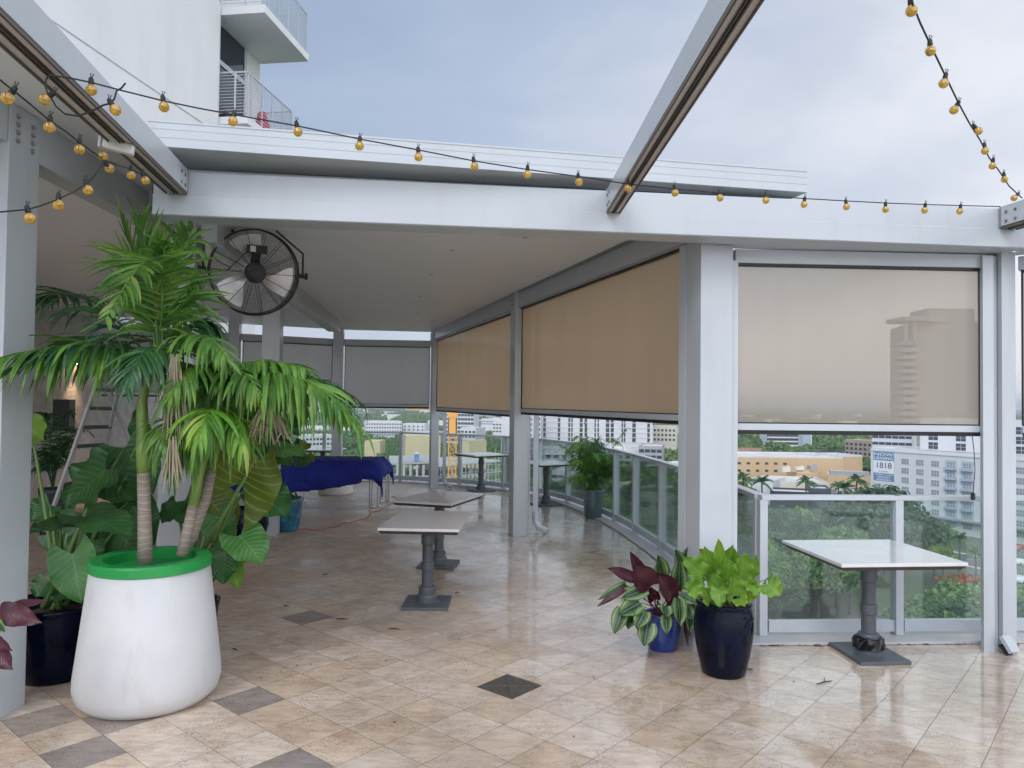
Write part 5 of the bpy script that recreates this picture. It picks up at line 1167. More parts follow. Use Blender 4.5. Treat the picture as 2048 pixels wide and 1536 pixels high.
# banner building ------------------------------------------------------
P0 = (131, 272); P1 = (170.6, 203.6); zt = -14.2
ap = bldg('white apartment block with square gridded windows and a leasing banner at its corner', P0, P1, 26, zt, BW, 7, 15, 3.25, 2.7, 2.0, 2.3, mull=2, zb=GZ, blank={(r, 1) for r in range(0, 6)} | {(r, 0) for r in range(0, 7)})
d = (Vector(P1)-Vector(P0)).normalized(); n_ = Vector((d.y, -d.x)); B0 = Vector(P0)
def fp2(s_, o_=0): v = B0+d*s_+n_*o_; return (v.x, v.y)
for s0 in (5.27*5+.2, 5.27*6+.2, 5.27*11+.2):
    mb = MB(); mb.prism([fp2(s0+.4), fp2(s0+4.3), fp2(s0+4.3, .03), fp2(s0+.4, .03)], -37, -16); mb.build('bay_panel', BG, ap)
for bs in (5.27*5+.2, 5.27*6+.2, 5.27*11+.2):
    for r in range(6):
        z_ = zt-4.9-3.25*r; m_ = MB(); m_.prism([fp2(bs+.5, .031), fp2(bs+4.2, .031), fp2(bs+4.2, 1.0), fp2(bs+.5, 1.0)], z_, z_+.85); m_.build('balcony', BG, ap)
m_ = MB(); m_.prism([fp2(-.5, .3), fp2(79, .3), fp2(79, -.5), fp2(-.5, -.5)], zt-.3, zt+.1); m_.build('cornice', BW, ap)
m_ = MB(); m_.prism([fp2(0, 2.2), fp2(79, 2.2), fp2(79, .1), fp2(0, .1)], GZ+4.6, GZ+5.1); m_.build('street_canopy', BGR, ap)
BLU = pmat('banner_blue', (.13, .24, .36), .6); BNW = pmat('banner_white', (.74, .75, .77), .6)
bn = thing('leasing_banner', 'tall blue and white leasing banner with large numerals on the apartment corner', 'banner', fp2(4.0, .1)+(-33.0,))
m_ = MB(); m_.prism([fp2(1.2, .08), fp2(9.0, .08), fp2(9.0, .12), fp2(1.2, .12)], -25.6, -14.7); m_.build('cloth', BNW, bn)
m_ = MB(); m_.prism([fp2(1.2, .121), fp2(9.0, .121), fp2(9.0, .14), fp2(1.2, .14)], -17.8, -14.7); m_.build('blue_field', BLU, bn)
m_ = MB(); m_.prism([fp2(1.2, .121), fp2(9.0, .121), fp2(9.0, .14), fp2(1.2, .14)], -25.2, -22.3); m_.build('blue_field', BLU, bn)
def text(s_, size, s0, z_, mat, parent, sx=1.0):
    cu = bpy.data.curves.new('t', 'FONT'); cu.body = s_; cu.size = size; cu.align_x = 'CENTER'; cu.align_y = 'CENTER'; cu.extrude = .02; cu.offset = .0
    to = bpy.data.objects.new('t', cu); sc.collection.objects.link(to); bpy.context.view_layer.update()
    me = bpy.data.meshes.new_from_object(to.evaluated_get(bpy.context.evaluated_depsgraph_get())); bpy.data.objects.remove(to)
    X_ = d.to_3d(); Z_ = Vector((0, 0, 1)); N_ = n_.to_3d(); o0 = ORG[parent]; c_ = Vector(fp2(s0, .17)+(z_,))
    for v in me.vertices:
        w_ = c_+X_*v.co.x*sx+Z_*v.co.y+N_*v.co.z; v.co = w_-o0
    me.materials.clear(); me.materials.append(mat); o = bpy.data.objects.new('lettering', me); sc.collection.objects.link(o); o.parent = parent; return o
LT = pmat('letter_white', (.8, .8, .8), .6); LD = pmat('letter_navy', (.05, .07, .13), .6)
text('NOW', 1.5, 5.1, -15.6, LT, bn, 1.9); text('LEASING', 1.4, 5.1, -17.0, LT, bn, 1.35)
text('1818', 2.9, 5.1, -19.6, LD, bn, 1.1); text('P A R K', .7, 5.1, -21.7, LD, bn, 1.6)
text('STUDIO, 1, 2, 3 & 4', .75, 5.1, -22.9, LT, bn, 1.0); text('BEDROOM', .8, 5.1, -23.8, LT, bn, 1.2); text('APARTMENTS', .8, 5.1, -24.7, LT, bn, 1.1)
# roof terrace band and set-back tower above the apartment block
bldg('white set back tower rising above the banner building', px2(1840, 272), (186, 218), 22, -3.4, BW, 3, 7, 3.2, 3.4, 2.5, 1.2, mull=1, zb=-14)
bldg('white banded parking deck top left of the set back tower', px2(1744, 300), px2(1824, 292), 16, -6.5, BW, 3, 6, 2.6, 2.2, 1.1, .9, zb=-40)
# tower whose silhouette shows through the beige shade
TWG = pmat('far_tower_grey', (.30, .29, .28), .8, var=.05, vs=.05)
tw = bldg('tall grey tower seen faintly through the beige shade', px2(1822, 380), px2(1975, 372), 40, 44, TWG, 0, 0, zb=GZ)
mb = MB()
for r in range(20):
    a_, b_ = px2(1806+(r > 17)*4, 378), px2(1824, 384); mb.prism([a_, (b_[0], a_[1]), (b_[0], a_[1]+12), (a_[0], a_[1]+12)], 33-r*3.6, 35.0-r*3.6)
mb.build('balcony_stack', TWG, tw)
a_, b_ = px2(1858, 376), px2(1950, 376)
mb = MB(); mb.prism([a_, b_, (b_[0], b_[1]+18), (a_[0], a_[1]+18)], 44.5, 51.5); mb.build('penthouse', TWG, tw)
a_, b_ = px2(1808, 374), px2(1860, 374)
mb = MB(); mb.prism([a_, b_, (b_[0], b_[1]+18), (a_[0], a_[1]+18)], 41.0+4, 47.0)
for x_ in (1813, 1830): c_ = px2(x_, 376); mb.prism([(c_[0]-.6, c_[1]), (c_[0]+.6, c_[1]), (c_[0]+.6, c_[1]+2), (c_[0]-.6, c_[1]+2)], 35, 45.2)
mb.build('roof_canopy', TWG, tw)
# white hotel slab behind the areca
wh_ = bldg('broad white hotel slab with dark vertical window strips behind the areca palm', px2(1085, 470), px2(1306, 478), 18, 16, BW, 0, 0)
a, b = Vector(px2(1085, 470)), Vector(px2(1306, 478)); dd = (b-a).normalized(); nn_ = Vector((dd.y, -dd.x))
sc_ = 1490/476.0
proto = {}
for (x0_, x1_) in ((1087, 1092), (1116, 1121), (1137, 1141), (1143, 1146), (1160, 1166), (1170, 1175), (1190, 1193), (1196, 1199), (1213, 1220), (1223, 1229), (1245, 1248), (1250, 1253), (1267, 1274), (1298, 1303)):
    s0, s1 = (x0_-1085)/sc_, (x1_-1085)/sc_
    for r in range(7):
        z_ = -2.0-r*3.1; wk = round(s1-s0, 1)
        if wk not in proto:
            m_ = MB(); m_.prism([tuple(a+dd*s0), tuple(a+dd*s1), tuple(a+dd*s1+nn_*.12), tuple(a+dd*s0+nn_*.12)], z_-2.5, z_); proto[wk] = (m_.build('window', WIN, wh_), s0, z_)
        else:
            o_, ps, pz_ = proto[wk]; c_ = clone(o_, wh_); v = dd*(s0-ps); c_.location = (o_.location.x+v.x, o_.location.y+v.y, o_.location.z+z_-pz_)
mb = MB()
for r in range(9): mb.prism([tuple(a), tuple(b), tuple(b+nn_*.3), tuple(a+nn_*.3)], -1.75-r*3.1, -1.65-r*3.1)
mb.build('floor_line', BW, wh_)
bldg('white apartment tower left of the broad hotel slab', px2(1058, 430), px2(1083, 445), 18, 10, BW, 12, 3, 3.1, 1.8, 1.6, 2)
bldg('long white podium in front of the hotel slab', px2(1090, 400), px2(1280, 405), 30, -24.5, BW, 2, 12, 3.3, 2.5, 1.6, 2, parapet=1)
bldg('grey open parking garage right of the hotel podium', px2(1278, 395), px2(1325, 392), 26, -21.5, BGR, 3, 4, 3.2, 2.6, 1.7, 1.0, name='parking_garage')
bldg('cream house with arched windows among the trees right of the hotel', px2(1306, 520), px2(1352, 515), 12, -14.5, BC, 3, 6, 3.2, 1.4, 1.6, 1.6)
bldg('small white block beyond the parking garage', px2(1325, 360), px2(1352, 356), 14, -27.5, BW, 2, 3, 3.1, 1.6, 1.4, 1.2)
bldg('low white warehouse roof seen through the curved glass railing', px2(1105, 330), px2(1180, 325), 30, -29, BW, 2, 6, 3.2, 2.5, 1.4, 1.2)
bldg('white low house seen through the glass below the garage', px2(1235, 300), px2(1290, 290), 18, -31, BC, 2, 5, 3.2, 2.2, 1.4, 1.2)
# ochre complex
oc = bldg('long ochre building with white parapet and small square windows', px2(1470, 372), px2(1688, 372), 34, -24.6, BO, 3, 12, 3.6, 1.7, 1.1, 2.4, mull=0, pmt=BW, parapet=.7, blank={(r, c) for r in range(3) for c in (7, 8, 9, 10, 11)} | {(0, 6), (2, 6)})
bldg('ochre wing with a white end wall behind the roof machinery', px2(1640, 385), px2(1725, 392), 20, -25.0, BO, pmt=BW, parapet=.9)
bldg('low ochre wing carrying a row of grey roof units', px2(1655, 345), px2(1742, 338), 22, -31.2, BO, roof=ROOF)
bldg('small ochre stair block in the middle of the flat roofs', px2(1592, 350), px2(1640, 350), 12, -30.6, BO)
bldg('white low building with a sloping roofline at the left of the shops', px2(1495, 318), px2(1545, 312), 20, -30.8, BW)
bldg('pale low flat roofed block right of the white one', px2(1545, 322), px2(1660, 318), 26, -32.0, BC)
bldg('black fronted low shop under the palms', px2(1545, 300), px2(1625, 296), 14, -33.6, BD, 1, 3, 3.2, 3, 1.2, 2.2)
bldg('dark blue grey shop with a row of small upper windows', px2(1622, 302), px2(1662, 300), 14, -32.5, pmat('shop_blue', (.07, .085, .11), .6), 1, 5, 3.2, 1.4, .8, 1.0)
bldg('light grey low building right of the dark shops', px2(1662, 304), px2(1745, 296), 16, -33.4, BGR)
units = []
ut = None
for i in range(22):
    X_, Y_ = px2(1662+i*3.5, 352-i*.3); z_ = -31.1
    lab = 'grey boxy rooftop cooling unit in the row on the low ochre wing'
    if ut is None:
        ut = thing('rooftop_unit', lab, 'cooling unit', (X_, Y_, z_), 'rooftop cooling units on the low ochre wing'); m_ = MB(); m_.box((X_, Y_, z_+1.1), (.75, 1.6, 2.2), .1); m_.build('housing', BGR, ut); m_ = MB(); m_.lathe([(0, 2.2), (.3, 2.2), (.3, 2.5), (0, 2.5)], (X_, Y_, z_), 8); m_.build('fan_cowl', BW, ut)
    else: clone(ut, None, (X_, Y_, z_))
for (px_, Y_, h_, lb) in ((1570, 350, 5, 'pale roof stair box on the ochre complex'), (1598, 362, 3.2, 'wide low plant box behind the ochre parapet'), (1625, 366, 4, 'grey plant box cluster at the centre of the ochre roofs')):
    X_, yy = px2(px_, Y_); h_ *= .45; m_ = MB(); m_.box((X_, yy, -29.6+h_/2), (4, 3, h_), .2); m_.box((X_+1.2, yy-.6, -29.4+h_), (1.2, 1.2, .8), .2)
    single(m_, 'plant_box', BGR if 'grey' in lb else BC, lb, 'rooftop box', (X_, yy, -29))
# farther houses
bldg('white and blue office block half buried in trees', px2(1535, 640), px2(1612, 640), 20, -22.0, BW, 3, 7, 3.4, 5.5, 2.2, 1.4)
bldg('plain blue wall of the far office block', px2(1606, 636), px2(1622, 642), 14, -23, BG)
bldg('white rooftop house above the blue walled office', px2(1570, 700), px2(1624, 700), 16, -18.0, BW)
bldg('low house with a red tiled roof left among the trees', px2(1466, 470), px2(1496, 462), 16, -26.0, BT, roof=REDR, parapet=0)
bldg('brown brick apartments with dark openings left of the banner building', px2(1690, 520), px2(1744, 500), 16, -22.5, BT, 3, 6, 3.1, 2.2, 1.8, 1.3)
# left strip of view
bldg('long white five storey flats beyond the glass at the back', px2(732, 690), px2(804, 700), 16, -18.4, BW, 5, 14, 3.3, 1.3, 1.3, 1.5)
bldg('white house right of the long flats', px2(806, 720), px2(850, 715), 14, -21, BW, 3, 5, 3.2, 1.6, 1.4, 1.5)
bldg('small white building beside the back column', px2(850, 560), px2(872, 556), 14, -22, BW, 3, 3, 3.1, 1.8, 1.4, 1.5)
bldg('plain yellow warehouse wall seen through the back glass', px2(812, 400), px2(882, 404), 26, -17.8, BY)
bldg('yellow building partly hidden behind trees left of the warehouse', px2(730, 420), px2(762, 420), 16, -22, BY)
bldg('white high rise flats with dark balconies behind the crane', px2(890, 560), px2(948, 556), 18, -6.5, BW, 7, 9, 3.1, 2.2, 1.8, 1.3)
bldg('white flats beside the crane mast', px2(922, 500), px2(952, 495), 14, -16.5, BW, 4, 4, 3.1, 1.8, 1.4, 1.5)
bldg('yellow low building right of the crane mast', px2(925, 330), px2(940, 328), 14, -16.5, BY)
bldg('white low factory far beyond the crane', px2(962, 900), px2(1012, 900), 30, -20.5, BW, 2, 10, 3.1, 2, 1.2, 1.2)
bldg('white house near the top of the view left of the middle column', px2(986, 700), px2(1022, 700), 20, -18, BW, 3, 6, 3.2, 1.8, 1.4, 1.2)
bldg('white flats seen behind the palm leaves at far left', px2(612, 480), px2(668, 490), 14, -22, BW, 4, 8, 3.1, 1.6, 1.4, 1.3)
rnd = random.Random(31)
cols_ = ['pale', 'long', 'small', 'squat', 'plain', 'wide']
for i in range(46):
    Y_ = rnd.uniform(750, 2600); px_ = rnd.choice([rnd.uniform(600, 880), rnd.uniform(880, 1060), rnd.uniform(1300, 1360), rnd.uniform(1466, 1760)])
    w_ = rnd.uniform(12, 45); q = at(px_, 808, Y_); h_ = rnd.uniform(8, 17)
    m_ = MB(); m_.box((q.x, q.y, GZ+h_/2), (w_, 14, h_), rnd.uniform(-.3, .3))
    single(m_, 'far_building', rnd.choice([BW, BW, BC, BGR, BW]), 'tiny pale building on the far tree covered plain', 'building', (q.x, q.y, GZ), 'far buildings on the plain')
# dark glass tower glimpsed through the gap above the back shades
bldg('blue glass tower glimpsed in the gap over the back shades', px2(428, 70), px2(462, 71), 10, 22, pmat('blue_glass_wall', (.10, .13, .18), .15), 14, 2, 3.1, .6, .8, 1)
# construction site and crane
cs = thing('construction_site', 'unfinished concrete building with open floors below the yellow crane', 'building', px2(940, 235)+(GZ,))
a, b = Vector(px2(868, 215)), Vector(px2(1010, 240)); dd = (b-a).normalized(); nn_ = Vector((dd.y, -dd.x))
for k_, z_ in enumerate((-17.5, -20.8, -24.1, -27.4)):
    m_ = MB(); m_.prism([tuple(a), tuple(b), tuple(b-nn_*24), tuple(a-nn_*24)], z_, z_+.35); m_.build('floor_slab', CONC, cs)
    m_ = MB()
    for i in range(8):
        for j in range(3):
            q = a+dd*((b-a).length*(i+.3)/8)-nn_*(1+j*9); m_.box((q.x, q.y, z_-1.47), (.5, .5, 2.94))
    m_.build('column_row', CONC, cs)
m_ = MB()
for i in range(22):
    q = a+dd*((b-a).length*i/21)+nn_*.1; m_.bar((q.x, q.y, -40), (q.x, q.y, -15.5 if i % 3 else -13), .1, .1, Vector((0, 1, 0)))
for z_ in [-16.4-1.65*k_ for k_ in range(8)]: m_.bar((a.x+nn_.x*.1, a.y+nn_.y*.1, z_), (b.x+nn_.x*.1, b.y+nn_.y*.1, z_), .09, .09)
m_.build('scaffold', BW, cs)
X_, Y_ = px2(835, 205)
t = thing('portable_toilet', 'blue and white portable toilet on the construction floor', 'toilet', (X_, Y_, -15.0))
m_ = MB(); m_.box((X_, Y_, -13.9), (1.2, 1.2, 2.1)); m_.build('cabin', pmat('toilet_blue', (.12, .22, .55), .5), t); m_ = MB(); m_.lathe([(.85, 0), (.75, .25), (0, .45)], (X_, Y_, -12.85), 12); m_.build('roof', BW, t)
m_ = MB(); m_.prism([tuple(Vector(px2(780, 200))), tuple(Vector(px2(866, 206))), tuple(Vector(px2(866, 232))), tuple(Vector(px2(780, 226)))], -15.5, -15.0)
for i in range(7):
    q = Vector(px2(784+i*13, 201)); m_.box((q.x, q.y, -27.5), (.6, .6, 24)); m_.bar((q.x, q.y, -15), (q.x, q.y, -13.8), .08, .08, Vector((0, 1, 0)))
a_, b_ = px2(780, 200), px2(866, 206); 
for z_ in (-14.4, -13.9, -19, -22.5): m_.bar(a_+(z_,), b_+(z_,), .1, .1 if z_ > -16 else .5)
single(m_, 'site_platform', CONC, 'raised site platform on posts under the portable toilet', 'platform', px2(820, 204)+(GZ,))
cX, cY = px2(906, 190); t = thing('tower_crane', 'yellow lattice tower crane on the construction site', 'crane', (cX, cY, GZ))
m_ = MB(); s_ = .95
for sx in (-s_, s_):
    for sy in (-s_, s_): m_.bar((cX+sx, cY+sy, GZ), (cX+sx, cY+sy, -2.4), .2, .2, Vector((0, 1, 0)))
z_ = GZ; k_ = 0
while z_ < -4:
    for sy in (-s_, s_):
        m_.bar((cX-s_, cY+sy, z_), (cX+s_, cY+sy, z_+1.9), .11, .11, Vector((0, 1, 0))); m_.bar((cX+s_, cY+sy, z_), (cX-s_, cY+sy, z_+1.9), .11, .11, Vector((0, 1, 0)))
        m_.bar((cX-s_, cY+sy, z_), (cX+s_, cY+sy, z_), .13, .13)
    for sx in (-s_, s_): m_.bar((cX+sx, cY-s_, z_), (cX+sx, cY+s_, z_+1.9), .11, .11, Vector((1, 0, 0)))
    z_ += 1.9
m_.build('mast', ORANGE, t)
m_ = MB(); m_.box((cX, cY, -4.4), (2.1, 2.1, 4.2)); m_.build('climbing_cage', ORANGE, t)
m_ = MB(); m_.box((cX, cY, -1.7), (2.6, 2.4, 1.4)); m_.build('slewing_unit', ORANGE, t)
m_ = MB()
for o_ in (-.7, .7): m_.bar((cX-12, cY+o_, -.6), (cX+40, cY+o_+18, -.6), .22, .22)
m_.bar((cX-12, cY, .9), (cX+40, cY+18, .9), .22, .22)
for i in range(26):
    f_ = i/26; x_, y_ = cX-12+52*f_, cY+18*f_*.75; m_.bar((x_, y_-.7, -.6), (x_+1, y_, .9), .1, .1); m_.bar((x_+1, y_, .9), (x_+2, y_+.7, -.6), .1, .1)
m_.build('jib', ORANGE, t)
# ---- trees
def crown_mesh(name, rad, h, nb, nq, qs, seed, mat, flat=1.0):
    r = np.random.RandomState(seed)
    vs = []; 
    th_ = r.uniform(0, 2*np.pi, nb); u = r.uniform(-.25, 1, nb); rr = np.sqrt(np.clip(1-u*u, 0, 1))*r.uniform(.55, 1, nb)
    cen = np.stack([rad*rr*np.cos(th_)*.78, rad*rr*np.sin(th_)*.78, h*.42*u*r.uniform(.7, 1, nb)+h*.5], 1); br_ = rad*r.uniform(.22, .42, nb)
    b = r.randint(0, nb, nq); dr_ = r.normal(size=(nq, 3)); dr_[:, 2] = np.abs(dr_[:, 2])*.9+.0*dr_[:, 2]-.2; dr_ /= np.linalg.norm(dr_, axis=1)[:, None]
    c = cen[b]+dr_*(br_[b]*r.uniform(.65, 1.05, nq))[:, None]*np.array([1, 1, .8*flat])
    n = dr_+r.normal(size=(nq, 3))*.45; n /= np.linalg.norm(n, axis=1)[:, None]
    a = np.cross(n, r.normal(size=(nq, 3))); a /= np.linalg.norm(a, axis=1)[:, None]; bb = np.cross(n, a)
    s_ = (qs*r.uniform(.6, 1.3, nq))[:, None]
    V_ = np.stack([c-a*s_-bb*s_*.6, c+a*s_-bb*s_*.5, c+a*s_*.7+bb*s_*.7, c-a*s_*.8+bb*s_*.6], 1).reshape(-1, 3)
    return V_
def quads(name, V_, mat):
    me = bpy.data.meshes.new(name); nv = len(V_); nf = nv//4
    me.vertices.add(nv); me.vertices.foreach_set('co', V_.astype(np.float32).ravel()); me.loops.add(nv); me.loops.foreach_set('vertex_index', np.arange(nv, dtype=np.int32))
    me.polygons.add(nf); me.polygons.foreach_set('loop_start', np.arange(0, nv, 4, dtype=np.int32)); me.polygons.foreach_set('loop_total', np.full(nf, 4, np.int32))
    me.update(calc_edges=True); me.materials.append(mat); return me
def tmat(name, c1, c2, c3, sc1=.35):
    m = bpy.data.materials.new(name); m.use_nodes = True; t = m.node_tree; p = t.nodes['Principled BSDF']; p.inputs['Roughness'].default_value = .7
    c = t.nodes.new('ShaderNodeTexCoord'); n = t.nodes.new('ShaderNodeTexNoise'); n.inputs['Scale'].default_value = sc1; n.inputs['Detail'].default_value = 5
    g_ = t.nodes.new('ShaderNodeNewGeometry'); t.links.new(g_.outputs['Position'], n.inputs['Vector'])
    oi = t.nodes.new('ShaderNodeObjectInfo'); ad = M('ADD', n.outputs[0], M('MULTIPLY', M('SUBTRACT', oi.outputs['Random'], .5, None, t), .22, None, t), None, t)
    ri = M('MULTIPLY', M('SUBTRACT', g_.outputs['Random Per Island'], .5, None, t), .22, None, t)
    r = t.nodes.new('ShaderNodeValToRGB'); t.links.new(M('ADD', ad, ri, None, t), r.inputs[0]); e_ = r.color_ramp.elements
    e_[0].position = .3; e_[0].color = c1+(1,); e_[1].position = .75; e_[1].color = c3+(1,); k = e_.new(.52); k.color = c2+(1,)
    t.links.new(r.outputs[0], p.inputs['Base Color'])
    tl = t.nodes.new('ShaderNodeBsdfTranslucent'); t.links.new(r.outputs[0], tl.inputs[0]); mx_ = t.nodes.new('ShaderNodeMixShader'); mx_.inputs[0].default_value = .25
    t.links.new(p.outputs[0], mx_.inputs[1]); t.links.new(tl.outputs[0], mx_.inputs[2]); t.links.new(mx_.outputs[0], t.nodes['Material Output'].inputs[0]); return m
TG = tmat('tree_leaves', (.035, .09, .028), (.09, .185, .05), (.21, .32, .09)); TD = tmat('tree_leaves_dark', (.025, .065, .03), (.045, .105, .045), (.09, .165, .065)); TR = tmat('flame_flowers', (.16, .10, .03), (.50, .10, .03), (.62, .17, .05), .6)
TL = tmat('tree_leaves_light', (.08, .16, .03), (.17, .29, .05), (.30, .42, .09)); BARK = pmat('bark', (.12, .095, .075), .9, var=.3, vs=2)
protos = []
for k_ in range(5): protos.append(quads('crown', crown_mesh('c', 6.5, 9, 34, 5200, .30, 50+k_, TG), (TG, TD, TG, TL, TD)[k_]))
flame = quads('crown', crown_mesh('c', 7, 5, 26, 5200, .28, 77, TR, .5), TR)
mtr = MB(); mtr.tube([(0, 0, 0), (.1, 0, 3), (.0, .1, 6)], [.5, .36, .22], 8)
for a_ in range(5): mtr.tube([(0, .05, 4+a_*.3), (1.6*math.cos(a_*1.26), 1.6*math.sin(a_*1.26), 6.2), (3.4*math.cos(a_*1.26), 3.4*math.sin(a_*1.26), 8.4)], [.2, .13, .05], 6)
tmesh = None
def tree(x, y, s_, me, label, z=GZ, cat='tree', hs=1.0, group='trees in the streets below'):
    global tmesh
    t_ = thing('tree', label, cat, (x, y, z), group); rz = rnd.uniform(0, 6.28)
    if tmesh is None:
        mm_ = bpy.data.meshes.new('trunk'); mm_.from_pydata(mtr.v, [], mtr.f); mm_.materials.append(BARK); tmesh = mm_
    for nm, m_, dz in (('trunk', tmesh, 0), ('crown', me, 3.2*s_*hs)):
        o_ = bpy.data.objects.new(nm, m_); sc.collection.objects.link(o_); o_.parent = t_; o_.scale = (s_, s_, s_*hs); o_.rotation_euler = (0, 0, rz); o_.location = (0, 0, dz)
    return t_
rnd = random.Random(77)
big = [(1760, 188, 1.75, 1, 'large dark ficus in front of the banner building'), (1712, 196, 1.4, 4, 'dark spreading tree left of the large ficus'), (1810, 180, 1.35, 1, 'dark round tree at the right shoulder of the large ficus')]
for px_, Y_, s_, k_, lb in big: X_, yy = px2(px_, Y_); tree(X_, yy, s_, protos[k_], lb)
X_, yy = px2(1925, 158); tree(X_, yy, .78, flame, 'flame tree covered in orange red flowers beyond the right table')
X_, yy = px2(1868, 176); tree(X_, yy, .8, protos[3], 'yellow green tree just left of the flame tree')
lbl = {0: 'mid green rounded street tree', 1: 'dark green dense street tree', 2: 'loose mid green street tree', 3: 'light yellow green street tree', 4: 'dark broad street tree'}
cnt = 0
for i in range(400):
    Y_ = 84*(3.6**(rnd.random())); px_ = rnd.choice([rnd.uniform(1380, 2060), rnd.uniform(1050, 1380), rnd.uniform(1440, 2050)])
    X_, yy = px2(px_, Y_)
    if Y_ > 150 and px_ > 1740: continue
    if abs((X_-60)*.463-(yy-128)*.886) < 11 or Y_ > 292: continue        # keep the road open
    if px_ > 1930 and Y_ > 130: continue
    if Y_ > 225 and px_ > 1455: continue
    k_ = rnd.choice([0, 1, 2, 3, 4, 0, 2]); tree(X_, yy, rnd.uniform(.7, 1.15), protos[k_], lbl[k_]+' in the green belt below the terrace'); cnt += 1
    if cnt > 150: break
# city palms
def city_palm(seed):
    r = random.Random(seed); m_ = MB()
    for i in range(22):
        a_ = i*2.4; el = r.uniform(-.1, 1.1); L_ = r.uniform(2.4, 3.2); d_ = Vector((math.cos(a_)*math.cos(el), math.sin(a_)*math.cos(el), math.sin(el)))
        b0 = Vector((0, 0, 8)); pth = bez(b0, b0+d_*L_*.6+Vector((0, 0, .3)), b0+d_*L_+Vector((0, 0, -1.1)), 7)
        for j in range(7):
            p_, q_ = pth[j], pth[j+1]; sd_ = (q_-p_).cross(Vector((0, 0, 1))).normalized(); w_ = .55*math.sin(PI*(j+1)/8.5)
            for s2 in (-1, 1): m_.add([p_, q_, q_+sd_*s2*w_+Vector((0, 0, -.35*w_)), p_+sd_*s2*w_*.8+Vector((0, 0, -.35*w_))], [(0, 1, 2, 3)])
    return m_
pm = [city_palm(1), city_palm(2)]; pms = []
for q in pm:
    me = bpy.data.meshes.new('crown'); me.from_pydata([tuple(v) for v in q.v], [], q.f); me.materials.append(TG); pms.append(me)
q = MB(); q.tube([(0, 0, 0), (.1, 0, 4), (0, 0, 8.1)], [.28, .2, .16], 8); pt_ = bpy.data.meshes.new('trunk'); pt_.from_pydata(q.v, [], q.f); pt_.materials.append(BARK)
palm_sp = [(1487, 282, 'city palm at the left end of the shop row'), (1524, 276, 'second city palm from the left end of the shop row'), (1612, 280, 'city palm standing before the dark shop front'), (1677, 284, 'city palm at the left end of the low ochre wing'), (1713, 284, 'city palm left of the banner building'), (1690, 262, 'short city palm under the grey low building'), (1896, 196, 'tall palm on the avenue by the banner building canopy'), (1918, 190, 'palm nearest the street canopy right of the large ficus'), (1950, 172, 'palm close to the right column in the street below'), (1700, 150, 'palm poking out of the belt of trees left of the ficus'), (1620, 110, 'palm below the white table'), (1660, 100, 'near palm deep in the green belt'), (1885, 168, 'feathery light palm by the flame tree'), (1140, 262, 'palm seen behind the areca leaves'), (1290, 200, 'palm seen through the side glass')]
for i, (px_, Y_, lb) in enumerate(palm_sp):
    X_, yy = px2(px_, Y_); t_ = thing('city_palm', lb, 'palm', (X_, yy, GZ), 'palms along the streets below'); s_ = rnd.uniform(.95, 1.2)*(1.45 if Y_ > 240 else 1)
    for nm, me in (('trunk', pt_), ('crown', pms[i % 2])):
        o_ = bpy.data.objects.new(nm, me); sc.collection.objects.link(o_); o_.parent = t_; o_.scale = (s_, s_, s_)
# far woodland, one mass
r = np.random.RandomState(5); Vs = []
base = [crown_mesh('w', 6.5, 9, 20, 420, .95, 90+i, TG) for i in range(4)]
base_far = [crown_mesh('w', 8.5, 9, 12, 110, 2.1, 95+i, TG) for i in range(4)]
blocked = [(px2(1466, 372)[0]-6, 340, px2(1745, 372)[0]+8, 418), (px2(1466, 300)[0], 200, px2(1760, 345)[0], 345), (px2(812, 400)[0], 395, px2(890, 400)[0], 435)]
for i in range(5900):
    Y_ = 290*(11**(r.rand()**.9)); f_ = r.uniform(-.42, .80); X_ = f_*Y_
    if any(x0 < X_ < x1 and y0 < Y_ < y1 for x0, y0, x1, y1 in blocked): continue
    if Y_ < 300 and f_ > .44: continue
    if X_ > 120 and X_ < 220 and Y_ < 330: continue
    # street-wide clearings, so that roofs and roads show between the trees
    if math.sin(X_*.011+1.7)*math.sin(Y_*.008+.6) > .72: continue
    bm_ = (base if Y_ < 700 else base_far)[r.randint(4)]; s_ = r.uniform(.65, 1.15); a_ = r.uniform(0, 6.28); R_ = np.array([[math.cos(a_), -math.sin(a_), 0], [math.sin(a_), math.cos(a_), 0], [0, 0, 1]])
    if Y_ < 480 and (f_ < .2 and f_ > -.3 and Y_ < 400): s_ *= .8
    Vs.append((bm_*s_)@R_.T+np.array([X_, Y_, GZ+1.5]))
wo = bpy.data.objects.new('woodland', quads('woodland', np.concatenate(Vs), TG)); sc.collection.objects.link(wo)
tag(wo, 'tree covered plain stretching to the horizon', None, None, 'stuff')
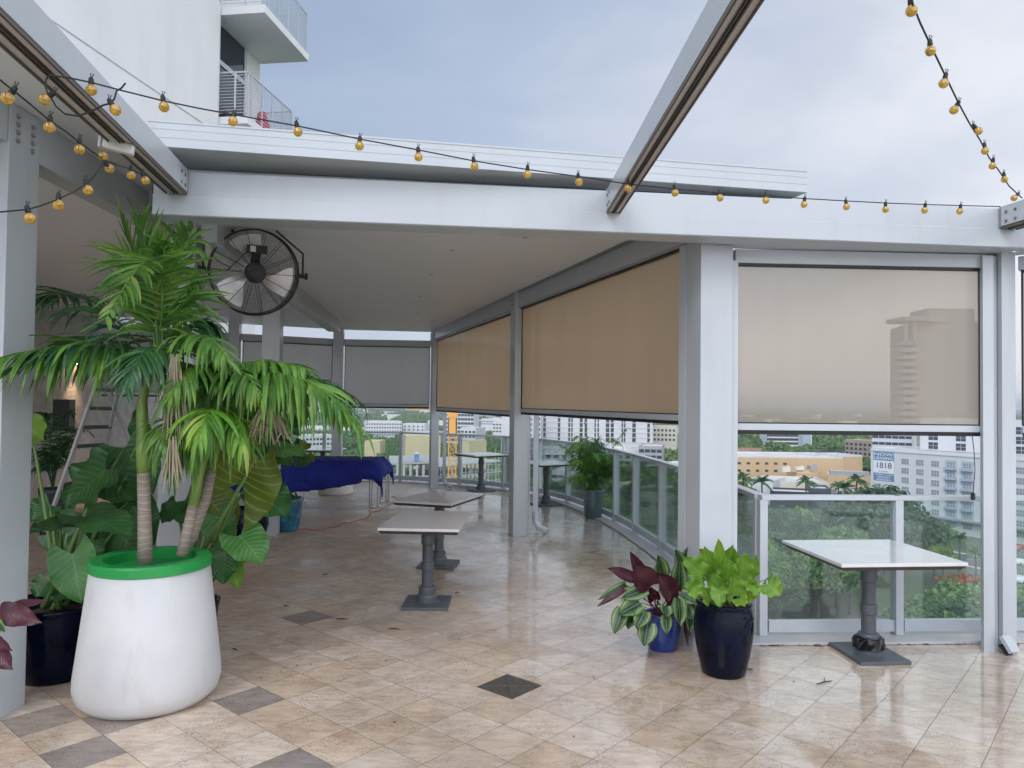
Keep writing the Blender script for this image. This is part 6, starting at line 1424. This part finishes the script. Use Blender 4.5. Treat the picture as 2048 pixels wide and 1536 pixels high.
# parked cars along the avenue
carm = [pmat('car_'+n_, c_, .25, coat=.6) for n_, c_ in (('white', (.7, .7, .7)), ('grey', (.25, .26, .28)), ('red', (.4, .03, .03)), ('blue', (.04, .08, .2)))]
for i, (px_, py_) in enumerate(((2040, 1128), (1850, 1052), (1835, 1045), (1868, 1060), (2046, 1165), (1700, 1092), (2038, 1100))):
    q = onz(px_, py_, GZ+.05); t_ = thing('parked_car', ['white car at the right edge of the avenue', 'grey car in front of the ficus street', 'red car left of the grey one on the ficus street', 'blue car right of the grey one on the ficus street', 'white car lowest at the right edge', 'grey car under the trees left of the ficus', 'red car farthest up at the right edge'][i], 'car', (q.x, q.y, GZ+.05), 'cars on the streets below')
    A_ = .48; co, si = math.cos(A_), math.sin(A_); m_ = MB()
    prof = [(-2.2, .35), (-2.2, .8), (-1.5, .95), (-.9, 1.4), (.7, 1.42), (1.4, .98), (2.2, .8), (2.25, .35)]
    vs = [(q.x+co*x_-si*y_, q.y+si*x_+co*y_, GZ+.05+z_) for y_ in (-.88, .88) for x_, z_ in prof]; n8 = len(prof)
    m_.add(vs, [tuple(range(n8)), tuple(range(2*n8-1, n8-1, -1))]+[(k_, (k_+1) % n8+0, n8+(k_+1) % n8, n8+k_) for k_ in range(n8)]); m_.build('body', carm[(0, 1, 2, 3, 0, 1, 2)[i]], t_)
    m_ = MB()
    for x_ in (-1.35, 1.35):
        for y_ in (-.9, .9): m_.lathe([(0, -.1), (.33, -.1), (.33, .1), (0, .1)], (q.x+co*x_-si*y_, q.y+si*x_+co*y_, GZ+.38), 10, (-si, co, 0))
    m_.build('wheels', RUBBER, t_)
# small light-fitting cord hanging from the head box at the corner bay
mb = MB(); mb.tube([at(1944, 868, 5.45), at(1948, 900, 5.45), at(1950, 940, 5.45), at(1946, 990, 5.45)], .003, 5); mb.lathe([(.008, 0), (.016, .01), (.014, .045), (.006, .055), (0, .055)], at(1946, 1000, 5.45), 10)
single(mb, 'pull_cord', RUBBER, 'thin cord with a black toggle hanging below the beige shade', 'cord', tuple(at(1946, 1000, 5.45)))

# ================================================================= HAZE
hz = bpy.data.materials.new('haze'); hz.use_nodes = True; t_ = hz.node_tree; t_.nodes.clear()
o_ = t_.nodes.new('ShaderNodeOutputMaterial'); pv = t_.nodes.new('ShaderNodeVolumePrincipled'); pv.inputs['Color'].default_value = (.86, .91, .96, 1)
pv.inputs['Density'].default_value = .00017; pv.inputs['Anisotropy'].default_value = .2; t_.links.new(pv.outputs[0], o_.inputs['Volume'])
mb = MB(); mb.box((0, 6850, 17), (19000, 14500, 118)); hzo = mb.build('haze', hz); tag(hzo, 'thin pale haze over the far plain', None, None, 'stuff')
